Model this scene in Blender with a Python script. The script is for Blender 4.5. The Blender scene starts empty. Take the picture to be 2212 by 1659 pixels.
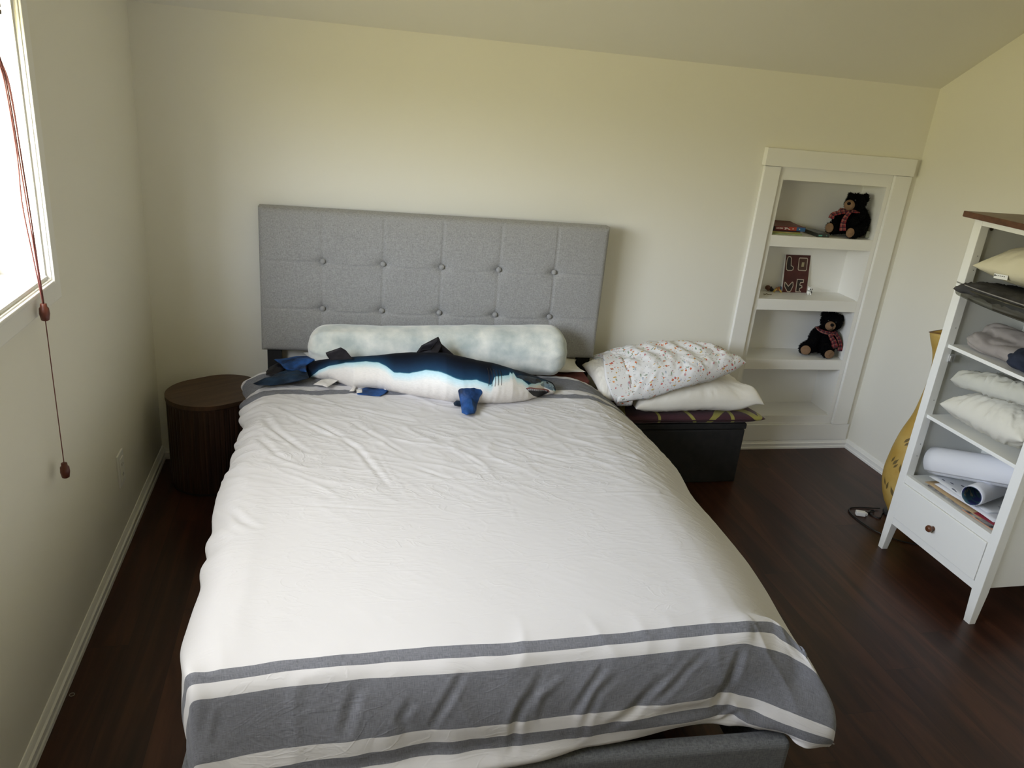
import bpy, bmesh, math, random
import numpy as np
from mathutils import Vector, Matrix, noise
random.seed(7)
PI = math.pi
SC = bpy.context.scene
COL = SC.collection

# ------------------------------------------------------------------ camera
cam_data = bpy.data.cameras.new('camera')
cam_data.sensor_fit = 'HORIZONTAL'
cam_data.sensor_width = 36.0
cam_data.lens = 1679.24 / 2212 * 36.0
cam_data.clip_start = 0.02
cam_data.clip_end = 100
cam = bpy.data.objects.new('camera', cam_data)
COL.objects.link(cam)
R_ = Vector((0.97308807, -0.21291719, 0.08812418))
U_ = Vector((-0.0042841, 0.36564575, 0.93074424))
F_ = Vector((0.23039368, 0.90607365, -0.35489336))
M = Matrix.Identity(4)
for i in range(3):
    M[i][0] = R_[i]; M[i][1] = U_[i]; M[i][2] = -F_[i]
M[0][3], M[1][3], M[2][3] = 0.6793, -3.1872, 1.5907
cam.matrix_world = M
SC.camera = cam

# ------------------------------------------------------------------ daylight
world = bpy.data.worlds.new('daylight')
SC.world = world
world.use_nodes = True
wn = world.node_tree.nodes; wl = world.node_tree.links
wn.clear()
wo = wn.new('ShaderNodeOutputWorld'); wb = wn.new('ShaderNodeBackground')
tc = wn.new('ShaderNodeTexCoord'); sx = wn.new('ShaderNodeSeparateXYZ'); wr = wn.new('ShaderNodeValToRGB')
mr = wn.new('ShaderNodeMapRange')
wl.new(tc.outputs['Generated'], sx.inputs[0]); wl.new(sx.outputs['Z'], mr.inputs['Value'])
mr.inputs['From Min'].default_value = -1; mr.inputs['From Max'].default_value = 1
wl.new(mr.outputs[0], wr.inputs[0]); wl.new(wr.outputs[0], wb.inputs[0]); wl.new(wb.outputs[0], wo.inputs[0])
cr = wr.color_ramp
cr.elements[0].position = 0.0; cr.elements[0].color = (0.27, 0.235, 0.07, 1)      # sunlit lawn seen from above
cr.elements[1].position = 1.0; cr.elements[1].color = (0.58, 0.58, 0.56, 1)
for p, c in ((0.40, (0.38, 0.325, 0.105, 1)), (0.495, (0.50, 0.455, 0.19, 1)), (0.535, (0.90, 0.90, 0.78, 1)), (0.60, (1.08, 1.19, 1.36, 1)), (0.69, (0.98, 1.07, 1.22, 1)), (0.79, (0.82, 0.84, 0.86, 1))):
    e = cr.elements.new(p); e.color = c
wb.inputs['Strength'].default_value = 23.0
SC.cycles.max_bounces = 8
SC.cycles.diffuse_bounces = 6
SC.cycles.transparent_max_bounces = 16
SC.cycles.sample_clamp_indirect = 6

def portal(name, loc, rot, sx_, sy_):
    l = bpy.data.lights.new(name, 'AREA'); l.shape = 'RECTANGLE'; l.size = sx_; l.size_y = sy_
    l.cycles.is_portal = True
    o = bpy.data.objects.new(name, l); o.location = loc; o.rotation_euler = rot; COL.objects.link(o)
    return o
# opening: window_1 in the left wall
W1 = (-2.75, -1.10, 1.045, 2.10)     # y0, y1, z0, z1 on the plane x = 0
YF = -4.30                            # front wall
portal('daylight_window_left', (-0.20, (W1[0]+W1[1])/2, (W1[2]+W1[3])/2), (0, -PI/2, 0), W1[3]-W1[2], W1[1]-W1[0])

SC.view_settings.view_transform = 'Standard'
SC.view_settings.look = 'None'
SC.view_settings.gamma = 1.0
SC.view_settings.use_curve_mapping = False
SC.view_settings.exposure = 0.0

# ------------------------------------------------------------------ object helpers
def tag(o, label=None, cat=None, group=None, kind=None):
    if label: o['label'] = label
    if cat: o['category'] = cat
    if group: o['group'] = group
    if kind: o['kind'] = kind
    return o

def empty(name, label, cat, loc=(0, 0, 0), rz=0.0, group=None):
    o = bpy.data.objects.new(name, None)
    o.empty_display_size = 0.05
    COL.objects.link(o); o.location = loc; o.rotation_euler = (0, 0, rz)
    return tag(o, label, cat, group)

def obj(name, bm, m, parent=None, smooth=False, angle=None, loc=None):
    me = bpy.data.meshes.new(name)
    if isinstance(bm, bmesh.types.BMesh):
        bm.normal_update(); bm.to_mesh(me); bm.free()
    else:
        me = bm
    ms = m if isinstance(m, (list, tuple)) else [m]
    for x in ms: me.materials.append(x)
    if smooth: me.polygons.foreach_set('use_smooth', [True]*len(me.polygons))
    o = bpy.data.objects.new(name, me); COL.objects.link(o)
    if parent: o.parent = parent
    if loc: o.location = loc
    return o

def struct(name, bm, m, **k):
    o = obj(name, bm, m, **k); o['kind'] = 'structure'; return o

def box(bm, x0, x1, y0, y1, z0, z1, bev=0.0, seg=2, mi=0):
    vs = [bm.verts.new((x, y, z)) for x in (x0, x1) for y in (y0, y1) for z in (z0, z1)]
    F = []
    for q in ((0,1,3,2),(4,6,7,5),(0,4,5,1),(2,3,7,6),(0,2,6,4),(1,5,7,3)):
        f = bm.faces.new([vs[i] for i in q]); f.material_index = mi; F.append(f)
    if bev > 0:
        es = list({e for f in F for e in f.edges})
        bmesh.ops.bevel(bm, geom=es, offset=bev, segments=seg, profile=0.5, affect='EDGES', material=mi)
    return vs

def bx(*a, **k):
    bm = bmesh.new(); box(bm, *a, **k); return bm

def tube(bm, pts, r, n=8, caps=True, mi=0):
    pts = [Vector(p) for p in pts]
    rings = []
    up = Vector((0, 0, 1))
    prev = None
    for i, p in enumerate(pts):
        d = (pts[min(i+1, len(pts)-1)] - pts[max(i-1, 0)]).normalized()
        if prev is None:
            a = d.orthogonal().normalized()
        else:
            a = (prev - d*prev.dot(d)).normalized()
        prev = a
        b = d.cross(a)
        rr = r[i] if isinstance(r, (list, tuple)) else r
        rings.append([bm.verts.new(p + a*math.cos(2*PI*k/n)*rr + b*math.sin(2*PI*k/n)*rr) for k in range(n)])
    for i in range(len(rings)-1):
        for k in range(n):
            f = bm.faces.new((rings[i][k], rings[i][(k+1) % n], rings[i+1][(k+1) % n], rings[i+1][k])); f.material_index = mi; f.smooth = True
    if caps:
        for rg in (rings[0][::-1], rings[-1]):
            f = bm.faces.new(rg); f.material_index = mi

def smooth_path(pts, n=8):
    P = [Vector(p) for p in pts]; out = []
    for i in range(len(P)-1):
        p0, p1, p2, p3 = P[max(i-1, 0)], P[i], P[i+1], P[min(i+2, len(P)-1)]
        for k in range(n):
            t = k/n
            out.append(0.5*((2*p1)+(-p0+p2)*t+(2*p0-5*p1+4*p2-p3)*t*t+(-p0+3*p1-3*p2+p3)*t**3))
    out.append(P[-1]); return out

def lathe(bm, prof, c=(0, 0, 0), n=32, axis='z', mi=0):
    rings = []
    for r, h in prof:
        ring = []
        for k in range(n):
            a = 2*PI*k/n
            p = (r*math.cos(a), r*math.sin(a), h)
            if axis == 'x': p = (h, r*math.cos(a), r*math.sin(a))
            if axis == 'y': p = (r*math.sin(a), h, r*math.cos(a))
            ring.append(bm.verts.new((c[0]+p[0], c[1]+p[1], c[2]+p[2])))
        rings.append(ring)
    for i in range(len(rings)-1):
        for k in range(n):
            f = bm.faces.new((rings[i][k], rings[i][(k+1) % n], rings[i+1][(k+1) % n], rings[i+1][k])); f.smooth = True; f.material_index = mi
    for rg, h in ((rings[0][::-1], 0), (rings[-1], 1)):
        f = bm.faces.new(rg); f.material_index = mi

def grid_mesh(name, P, closed_v=False, uv=None, flip=False):
    """P: (n, m, 3) array of points -> mesh of quads with optional (n, m, 2) uv"""
    n, m = P.shape[:2]
    vs = P.reshape(-1, 3)
    idx = np.arange(n*m).reshape(n, m)
    mm = m if closed_v else m-1
    F = []
    for j in range(mm):
        j2 = (j+1) % m
        a, b, c, d = idx[:-1, j], idx[1:, j], idx[1:, j2], idx[:-1, j2]
        F.append(np.stack([a, d, c, b] if flip else [a, b, c, d], 1))
    F = np.concatenate(F)
    me = bpy.data.meshes.new(name)
    me.from_pydata(vs.tolist(), [], F.tolist())
    if uv is not None:
        U = uv.reshape(-1, 2)
        lay = me.uv_layers.new(name='UVMap')
        li = np.empty(len(me.loops), dtype=np.int32); me.loops.foreach_get('vertex_index', li)
        lay.data.foreach_set('uv', U[li].reshape(-1).astype(np.float32))
    me.update()
    return me

def recenter(root):
    """move a thing's origin to the centre of its base without moving what it looks like"""
    bpy.context.view_layer.update()
    parts = [root] if root.type == 'MESH' else []
    parts += [c for c in root.children_recursive if c.type == 'MESH']
    inv = root.matrix_world.inverted()
    lo = Vector((1e9,)*3); hi = Vector((-1e9,)*3)
    for p in parts:
        Mx = inv @ p.matrix_world
        n = len(p.data.vertices); co = np.empty(n*3, dtype=np.float32); p.data.vertices.foreach_get('co', co)
        co = co.reshape(-1, 3) @ np.array(Mx.to_3x3()).T + np.array(Mx.translation)
        mn, mx = co.min(0), co.max(0)
        for i in range(3): lo[i] = min(lo[i], mn[i]); hi[i] = max(hi[i], mx[i])
    d = Vector(((lo.x+hi.x)/2, (lo.y+hi.y)/2, lo.z))
    root.location = root.matrix_world @ d
    if root.type == 'MESH':
        root.data.transform(Matrix.Translation(-d))
        for c in root.children: c.location = c.location - d
    else:
        for c in root.children: c.location = c.location - d
    return root

# ------------------------------------------------------------------ materials
def nodes(name):
    m = bpy.data.materials.new(name); m.use_nodes = True
    nt = m.node_tree; b = nt.nodes['Principled BSDF']
    return m, nt, b
def N(nt, t, **k):
    n = nt.nodes.new(t)
    for a, v in k.items():
        if a in n.inputs: n.inputs[a].default_value = v
        else: setattr(n, a, v)
    return n
def rgb(c): return (c[0], c[1], c[2], 1)

def mat(name, col, rough=0.6, col2=None, scale=8.0, bump=0.0, bscale=None, spec=0.5, metal=0.0, sheen=0.0, stretch=(1, 1, 1), detail=4, bdist=0.002, coat=0):
    m, nt, b = nodes(name)
    b.inputs['Base Color'].default_value = rgb(col)
    b.inputs['Roughness'].default_value = rough
    b.inputs['Specular IOR Level'].default_value = spec
    b.inputs['Metallic'].default_value = metal
    if sheen: b.inputs['Sheen Weight'].default_value = sheen
    if coat: b.inputs['Coat Weight'].default_value = coat
    t = N(nt, 'ShaderNodeTexCoord'); mp = N(nt, 'ShaderNodeMapping'); mp.inputs['Scale'].default_value = stretch
    nt.links.new(t.outputs['Object'], mp.inputs[0])
    nz = N(nt, 'ShaderNodeTexNoise', Scale=scale, Detail=detail); nt.links.new(mp.outputs[0], nz.inputs['Vector'])
    if col2:
        r = N(nt, 'ShaderNodeValToRGB'); r.color_ramp.elements[0].color = rgb(col); r.color_ramp.elements[1].color = rgb(col2)
        r.color_ramp.elements[0].position = .35; r.color_ramp.elements[1].position = .68
        nt.links.new(nz.outputs[0], r.inputs[0]); nt.links.new(r.outputs[0], b.inputs['Base Color'])
    if bump:
        n2 = N(nt, 'ShaderNodeTexNoise', Scale=bscale or scale, Detail=5); nt.links.new(mp.outputs[0], n2.inputs['Vector'])
        bp = N(nt, 'ShaderNodeBump', Strength=bump, Distance=bdist); nt.links.new(n2.outputs[0], bp.inputs['Height']); nt.links.new(bp.outputs[0], b.inputs['Normal'])
    return m

def weave(name, c1, c2, scale=900, rough=0.9, bump=0.25, big=None):
    """linen-like cloth: two stretched noises for the two thread directions"""
    m, nt, b = nodes(name)
    b.inputs['Roughness'].default_value = rough; b.inputs['Specular IOR Level'].default_value = 0.2; b.inputs['Sheen Weight'].default_value = 0.15
    t = N(nt, 'ShaderNodeTexCoord')
    outs = []
    for s in ((1, .10, .10), (.10, .10, 1)):
        mp = N(nt, 'ShaderNodeMapping'); mp.inputs['Scale'].default_value = s; nt.links.new(t.outputs['Object'], mp.inputs[0])
        nz = N(nt, 'ShaderNodeTexNoise', Scale=scale, Detail=2); nt.links.new(mp.outputs[0], nz.inputs['Vector']); outs.append(nz.outputs[0])
    ad = N(nt, 'ShaderNodeMath', operation='ADD'); nt.links.new(outs[0], ad.inputs[0]); nt.links.new(outs[1], ad.inputs[1])
    r = N(nt, 'ShaderNodeValToRGB'); r.color_ramp.elements[0].position = .38; r.color_ramp.elements[1].position = .62
    r.color_ramp.elements[0].color = rgb(c1); r.color_ramp.elements[1].color = rgb(c2)
    hf = N(nt, 'ShaderNodeMath', operation='MULTIPLY'); hf.inputs[1].default_value = .5; nt.links.new(ad.outputs[0], hf.inputs[0])
    nt.links.new(hf.outputs[0], r.inputs[0]); nt.links.new(r.outputs[0], b.inputs['Base Color'])
    bp = N(nt, 'ShaderNodeBump', Strength=bump, Distance=.0006); nt.links.new(hf.outputs[0], bp.inputs['Height']); nt.links.new(bp.outputs[0], b.inputs['Normal'])
    return m

M_WALL = mat('wall_paint', (0.845, 0.825, 0.745), .75, bump=.06, bscale=300, spec=.25, bdist=.001)
M_CEIL = mat('ceiling_paint', (0.845, 0.825, 0.745), .85, bump=.05, bscale=250, spec=.2, bdist=.001)
M_TRIM = mat('trim_paint', (0.88, 0.87, 0.83), .38, bump=.02, bscale=60, spec=.4)
M_CAB = mat('white_lacquer', (0.88, 0.88, 0.85), .35, bump=.02, bscale=40, spec=.45)
M_CABIN = mat('white_foil', (0.72, 0.725, 0.69), .5, spec=.3)
M_WHITE = mat('white_plastic', (0.85, 0.85, 0.83), .35)
M_BLACK = mat('black_metal', (0.012, 0.012, 0.013), .5)
M_GREY = weave('grey_upholstery', (0.235, 0.231, 0.225), (0.41, 0.405, 0.395), 1300)
M_DARKGREY = weave('charcoal_upholstery', (0.085, 0.09, 0.10), (0.165, 0.17, 0.182), 1100)

def floor_mat():
    m, nt, b = nodes('dark_laminate')
    t = N(nt, 'ShaderNodeTexCoord')
    sp = N(nt, 'ShaderNodeSeparateXYZ'); nt.links.new(t.outputs['Object'], sp.inputs[0])
    # plank index across x, random tone per plank; grain stretched along y
    dv = N(nt, 'ShaderNodeMath', operation='DIVIDE'); dv.inputs[1].default_value = .125; nt.links.new(sp.outputs['X'], dv.inputs[0])
    fl = N(nt, 'ShaderNodeMath', operation='FLOOR'); nt.links.new(dv.outputs[0], fl.inputs[0])
    fr = N(nt, 'ShaderNodeMath', operation='FRACT'); nt.links.new(dv.outputs[0], fr.inputs[0])
    off = N(nt, 'ShaderNodeMath', operation='MULTIPLY'); off.inputs[1].default_value = .437; nt.links.new(fl.outputs[0], off.inputs[0])
    ya = N(nt, 'ShaderNodeMath', operation='DIVIDE'); ya.inputs[1].default_value = 1.2; nt.links.new(sp.outputs['Y'], ya.inputs[0])
    yb = N(nt, 'ShaderNodeMath', operation='ADD'); nt.links.new(ya.outputs[0], yb.inputs[0]); nt.links.new(off.outputs[0], yb.inputs[1])
    yf = N(nt, 'ShaderNodeMath', operation='FLOOR'); nt.links.new(yb.outputs[0], yf.inputs[0])
    yr = N(nt, 'ShaderNodeMath', operation='FRACT'); nt.links.new(yb.outputs[0], yr.inputs[0])
    cb = N(nt, 'ShaderNodeCombineXYZ'); nt.links.new(fl.outputs[0], cb.inputs[0]); nt.links.new(yf.outputs[0], cb.inputs[1])
    wn_ = N(nt, 'ShaderNodeTexWhiteNoise'); nt.links.new(cb.outputs[0], wn_.inputs['Vector'])
    mp = N(nt, 'ShaderNodeMapping'); mp.inputs['Scale'].default_value = (14, 1.3, 1); nt.links.new(t.outputs['Object'], mp.inputs[0])
    ofs = N(nt, 'ShaderNodeVectorMath', operation='ADD'); nt.links.new(mp.outputs[0], ofs.inputs[0])
    sc = N(nt, 'ShaderNodeVectorMath', operation='SCALE'); sc.inputs['Scale'].default_value = 30; nt.links.new(wn_.outputs['Color'], sc.inputs[0]); nt.links.new(sc.outputs[0], ofs.inputs[1])
    g = N(nt, 'ShaderNodeTexNoise', Scale=1.0, Detail=6, Roughness=.6, Distortion=.9); nt.links.new(ofs.outputs[0], g.inputs['Vector'])
    r = N(nt, 'ShaderNodeValToRGB'); e = r.color_ramp.elements
    e[0].position = .28; e[0].color = (0.016, 0.0055, 0.0035, 1); e[1].position = .72; e[1].color = (0.088, 0.032, 0.016, 1)
    k = e.new(.5); k.color = (0.042, 0.0145, 0.008, 1)
    nt.links.new(g.outputs[0], r.inputs[0])
    mx = N(nt, 'ShaderNodeMix', data_type='RGBA', blend_type='MULTIPLY'); mx.inputs['Factor'].default_value = .45
    tone = N(nt, 'ShaderNodeMapRange'); tone.inputs['To Min'].default_value = .55; tone.inputs['To Max'].default_value = 1.25; nt.links.new(wn_.outputs['Value'], tone.inputs['Value'])
    nt.links.new(r.outputs[0], mx.inputs['A']); nt.links.new(tone.outputs[0], mx.inputs['B'])
    # seams
    def edge(src, w):
        a = N(nt, 'ShaderNodeMath', operation='PINGPONG'); a.inputs[1].default_value = .5; nt.links.new(src, a.inputs[0])
        c = N(nt, 'ShaderNodeMath', operation='LESS_THAN'); c.inputs[1].default_value = w; nt.links.new(a.outputs[0], c.inputs[0]); return c.outputs[0]
    e1 = edge(fr.outputs[0], .008); e2 = edge(yr.outputs[0], .0009)
    mxm = N(nt, 'ShaderNodeMath', operation='MAXIMUM'); nt.links.new(e1, mxm.inputs[0]); nt.links.new(e2, mxm.inputs[1])
    m2 = N(nt, 'ShaderNodeMix', data_type='RGBA'); m2.inputs['B'].default_value = (.008, .003, .002, 1)
    hf = N(nt, 'ShaderNodeMath', operation='MULTIPLY'); hf.inputs[1].default_value = .55; nt.links.new(mxm.outputs[0], hf.inputs[0])
    nt.links.new(hf.outputs[0], m2.inputs['Factor']); nt.links.new(mx.outputs['Result'], m2.inputs['A'])
    nt.links.new(m2.outputs['Result'], b.inputs['Base Color'])
    b.inputs['Roughness'].default_value = .36; b.inputs['Specular IOR Level'].default_value = .35
    bp = N(nt, 'ShaderNodeBump', Strength=.15, Distance=.001); nt.links.new(g.outputs[0], bp.inputs['Height']); nt.links.new(bp.outputs[0], b.inputs['Normal'])
    return m
M_FLOOR = floor_mat()

def glass_mat():
    m = bpy.data.materials.new('window_glass'); m.use_nodes = True; nt = m.node_tree; nt.nodes.clear()
    o = N(nt, 'ShaderNodeOutputMaterial'); tr = N(nt, 'ShaderNodeBsdfTransparent'); gl = N(nt, 'ShaderNodeBsdfGlossy', Roughness=.02)
    mx = N(nt, 'ShaderNodeMixShader'); mx.inputs[0].default_value = .05
    nt.links.new(tr.outputs[0], mx.inputs[1]); nt.links.new(gl.outputs[0], mx.inputs[2]); nt.links.new(mx.outputs[0], o.inputs[0])
    return m
M_GLASS = glass_mat()

# ------------------------------------------------------------------ room
W, H = 3.308, 1.752            # inner width, height of the back wall
SL = 0.568                     # slope of the ceiling, rising away from the back wall
YT, ZT = -1.35, 1.752 + 0.568*1.35
NX0, NX1, NZ0, NZ1 = 2.601, 3.184, 0.045, 1.372   # opening for the built-in shelves

struct('floor', bx(-0.2, W+0.2, YF-0.2, 0.35, -0.12, 0.0), M_FLOOR)
bm = bmesh.new()
for a in ((-0.16, NX0, 0, 0.12, 0, 1.95), (NX1, W+0.16, 0, 0.12, 0, 1.95), (NX0, NX1, 0, 0.12, NZ1, 1.95), (NX0, NX1, 0, 0.12, 0, NZ0)):
    box(bm, *a)
struct('wall_back', bm, M_WALL)

def gable(x0, x1, holes):
    """side wall between the planes x0, x1 following the slope, with rectangular openings (y0,y1,z0,z1)"""
    bm = bmesh.new()
    ys = sorted({YF, 0.0, YT} | {h[0] for h in holes} | {h[1] for h in holes})
    top = lambda y: min(ZT, H - SL*y)
    for a, b in zip(ys[:-1], ys[1:]):
        segs = [(0.0, None)]
        for h in holes:
            if a >= h[0]-1e-6 and b <= h[1]+1e-6: segs = [(0.0, h[2]), (h[3], None)]
        for z0, z1 in segs:
            ta, tb = (top(a)+.10, top(b)+.10) if z1 is None else (z1, z1)
            v = [bm.verts.new(p) for p in ((x0, a, z0), (x1, a, z0), (x1, b, z0), (x0, b, z0), (x0, a, ta), (x1, a, ta), (x1, b, tb), (x0, b, tb))]
            for q in ((0, 3, 2, 1), (4, 5, 6, 7), (0, 1, 5, 4), (2, 3, 7, 6), (1, 2, 6, 5), (0, 4, 7, 3)):
                bm.faces.new([v[i] for i in q])
    bmesh.ops.remove_doubles(bm, verts=bm.verts, dist=1e-5)
    return bm
struct('wall_left', gable(-0.16, 0.0, [W1]), M_WALL)
struct('wall_right', gable(W, W+0.16, []), M_WALL)
struct('wall_front', bx(-0.16, W+0.16, YF-0.16, YF, 0, ZT+.1), M_WALL)
bm = bmesh.new()
prof = [(0.12, H - SL*0.12), (YT, ZT), (YF-0.16, ZT), (YF-0.16, ZT+.12), (YT, ZT+.12), (0.12, H-SL*0.12+.14)]
va = [bm.verts.new((-0.16, y, z)) for y, z in prof]; vb = [bm.verts.new((W+0.16, y, z)) for y, z in prof]
bm.faces.new(va); bm.faces.new(vb[::-1])
for i in range(6):
    j = (i+1) % 6; bm.faces.new((va[i], vb[i], vb[j], va[j]))
bmesh.ops.recalc_face_normals(bm, faces=bm.faces)
struct('ceiling', bm, M_CEIL)

# baseboards: moulded profile (offset from the wall, height)
BP = [(0.0, 0.0), (0.014, 0.0), (0.014, 0.012), (0.011, 0.016), (0.011, 0.030), (0.0135, 0.033), (0.0135, 0.037), (0.009, 0.041), (0.005, 0.052), (0.003, 0.056), (0.0, 0.056)]
def baseboard(name, p0, p1, nrm, h=1.0):
    bm = bmesh.new(); n = Vector(nrm)
    A = [bm.verts.new(Vector(p0) + n*o + Vector((0, 0, z*h))) for o, z in BP]; B = [bm.verts.new(Vector(p1) + n*o + Vector((0, 0, z*h))) for o, z in BP]
    for i in range(len(BP)-1): bm.faces.new((A[i], A[i+1], B[i+1], B[i]))
    bm.faces.new(A[::-1]); bm.faces.new(B)
    bmesh.ops.recalc_face_normals(bm, faces=bm.faces)
    struct(name, bm, M_TRIM)
baseboard('baseboard_left', (0, YF, 0), (0, 0, 0), (1, 0, 0), 1.05)
baseboard('baseboard_right', (W, YF, 0), (W, 0, 0), (-1, 0, 0), .85)
baseboard('baseboard_back', (0, 0, 0), (W, 0, 0), (0, -1, 0), .80)
baseboard('baseboard_front', (0, YF, 0), (W, YF, 0), (0, 1, 0), 1.0)

# window_1 in the left wall
def window(name, o, ax, a0, a1, z0, z1, out):
    """ax: 'y' window lies in a plane of constant x (o = wall plane, out = -1/+1 outward), 'x' the reverse"""
    def B(bm, d0, d1, s0, s1, zz0, zz1, bev=0):
        d = sorted((o + out*d0, o + out*d1))
        if ax == 'y': box(bm, d[0], d[1], s0, s1, zz0, zz1, bev)
        else: box(bm, s0, s1, d[0], d[1], zz0, zz1, bev)
    root = bmesh.new()          # reveal lining
    for s in (a0, a1-.012): B(root, -.001, .16, s, s+.012, z0, z1)
    B(root, -.001, .16, a0+.012, a1-.012, z1-.012, z1); B(root, -.006, .16, a0+.012, a1-.012, z0, z0+.014, .002)
    w = struct(name, root, M_TRIM)
    f = bmesh.new(); q = .045
    for s in (a0+.012, a1-.012-q, (a0+a1)/2-q/2): B(f, .105, .15, s, s+q, z0+.014, z1-.012, .003)
    for zz in (z0+.014, z1-.012-q): B(f, .105, .15, a0+.012+q, a1-.012-q, zz, zz+q, .003)
    obj('window_frame', f, M_WHITE, w)
    g = bmesh.new(); B(g, .126, .130, a0+.03, a1-.03, z0+.03, z1-.03); obj('pane', g, M_GLASS, w)
    c = bmesh.new(); cw = .062
    for k, (t0, t1, dd) in enumerate(((0.0, cw, .012), (0.004, .016, .018))):
        for s in (a1-.004+t0,): B(c, -dd, 0, s, a1-.004+t1, z0-t1+.004, z1+t1-.004, .003)
        B(c, -dd, 0, a0+.004-t1, a0+.004-t0, z0-t1+.004, z1+t1-.004, .003)
        B(c, -dd+.0004, 0, a0, a1, z0+.004-t1, z0+.004-t0, .003); B(c, -dd+.0004, 0, a0, a1, z1-.004+t0, z1-.004+t1, .003)
    obj('window_casing', c, M_TRIM, w)
    return w
window('window_1', 0.0, 'y', W1[0], W1[1], W1[2], W1[3], -1)

# ------------------------------------------------------------------ built-in shelves in the back wall
bc = empty('built_in_bookcase', 'white built-in shelves with wide flat trim recessed into the back wall', 'bookcase')
DEP = 0.177
bm = bmesh.new()
X0, X1 = 2.615, 3.172
obj('back_panel', bx(X0, X1, DEP, DEP+.012, .12, 1.345), M_TRIM, bc)
obj('side_panel', bx(X0-.012, X0, 0.004, DEP+.012, .12, 1.345), M_TRIM, bc)
obj('side_panel', bx(X1, X1+.012, 0.004, DEP+.012, .12, 1.345), M_TRIM, bc)
obj('top_panel', bx(X0-.012, X1+.012, 0.004, DEP+.012, 1.333, 1.345), M_TRIM, bc)
OX0, OX1 = 2.632, 3.162
for zt, zb, y0 in ((1.073, 1.022, 0), (.776, .723, 0), (.476, .425, 0), (.180, .14, .002)):
    bm = bx(OX0, OX1, -0.0012, 0.02, zb, zt, bev=.0015); box(bm, X0, X1, .019, DEP, zt-.02, zt-.0005)
    obj('shelf', bm, M_TRIM, bc)
bm = bmesh.new()
box(bm, NX0, OX0, -0.001, .02, .135, 1.372); box(bm, OX1, NX1, -0.001, .02, .135, 1.372)
box(bm, OX0, OX1, -0.001, .02, 1.318, 1.372); box(bm, OX0, OX1, -0.001, .02, .1345, .141)
box(bm, NX0, NX1, 0.003, .03, .046, .1345); box(bm, NX0-.002, NX1+.002, .03, DEP+.012, .10, .119)
obj('face_frame', bm, M_TRIM, bc)
obj('header_casing', bx(2.513, 3.267, -.030, -.001, 1.374, 1.449, bev=.002), M_TRIM, bc)
obj('side_casing', bx(2.523, 2.601, -.018, -.001, .136, 1.372, bev=.002), M_TRIM, bc)
obj('side_casing', bx(3.184, 3.270, -.018, -.001, .136, 1.372, bev=.002), M_TRIM, bc)
obj('base_panel', bx(2.523, 3.290, -.010, -.001, .046, .134, bev=.002), M_TRIM, bc)

# outlet on the left wall
ol = empty('wall_outlet', 'white electrical outlet plate low on the left wall', 'outlet')
obj('cover_plate', bx(0.0, .006, -.677, -.607, .224, .342, bev=.002), M_WHITE, ol)
bm = bmesh.new(); box(bm, .006, .009, -.659, -.625, .242, .324, bev=.001)
obj('socket_face', bm, M_TRIM, ol)
for z in (.262, .300):
    for y in (-.648, -.636): obj('slot', bx(.009, .0094, y-.001, y+.001, z-.004, z+.004), M_BLACK, ol)

# wooden blind raised to the top of window_1, with its cords
M_BLIND = mat('blind_wood', (0.055, 0.022, 0.012), .45, (0.10, 0.045, 0.025), 30)
M_CORD = mat('cord_red', (0.16, 0.045, 0.035), .7)
M_KNOB = mat('cord_knob_wood', (0.10, 0.024, 0.014), .4, (0.16, 0.045, 0.025), 60, stretch=(1, 1, .2))
bl = empty('window_blind', 'brown wooden blind raised at the top of the left window with long red cords', 'blind')
bm = bmesh.new()
for k in range(30):
    z = 1.640 + k*.0135
    box(bm, -.048+random.uniform(-.002, .002), .004, W1[0]+.03, -1.180, z, z+.0085)
obj('slat_stack', bm, M_BLIND, bl)
obj('head_rail', bx(-.056, -.006, W1[0]+.02, -1.195, 2.06, 2.085), M_BLIND, bl)
def kn(c, s=1.0):
    bm = bmesh.new(); lathe(bm, [(.004*s, .021*s), (.007*s, .020*s), (.0075*s, .013*s), (.0105*s, .009*s), (.0115*s, -.004*s), (.009*s, -.019*s), (.006*s, -.021*s)], c, 16); return bm
top = (.010, -1.262, 1.66); kz = 1.0
def cord(pts, r=.0017):
    bm = bmesh.new(); tube(bm, smooth_path(pts, 8), r, 6); return bm
obj('cord', cord([(.0, -1.262, 2.06), (.010, -1.266, 1.62), (.024, -1.262, 1.50), (.028, -1.256, 1.30), (.028, -1.242, 1.15), (.030, -1.236, 1.02)]), M_CORD, bl)
obj('cord', cord([(.0, -1.267, 2.06), (.010, -1.268, 1.62), (.026, -1.258, 1.50), (.030, -1.248, 1.30), (.030, -1.240, 1.15), (.031, -1.235, 1.02)]), M_CORD, bl)
obj('cord', cord([(.0, -1.257, 2.06), (.010, -1.264, 1.62), (.022, -1.266, 1.50), (.026, -1.264, 1.36), (.026, -1.272, 1.26), (.028, -1.256, 1.14), (.030, -1.237, 1.02)]), M_CORD, bl)
obj('cord', cord([(.0, -1.26, 2.06), (.011, -1.262, 1.62), (.028, -1.260, 1.50), (.030, -1.252, 1.33), (.030, -1.239, 1.15), (.029, -1.2355, 1.02)]), M_CORD, bl)
obj('cord_knob', kn((.030, -1.236, 1.003)), M_KNOB, bl)
obj('pull_cord', cord([(.030, -1.236, .985), (.030, -1.2365, .80), (.030, -1.236, .60)], .0013), M_CORD, bl)
obj('cord_knob', kn((.030, -1.236, .586)), M_KNOB, bl)

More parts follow.
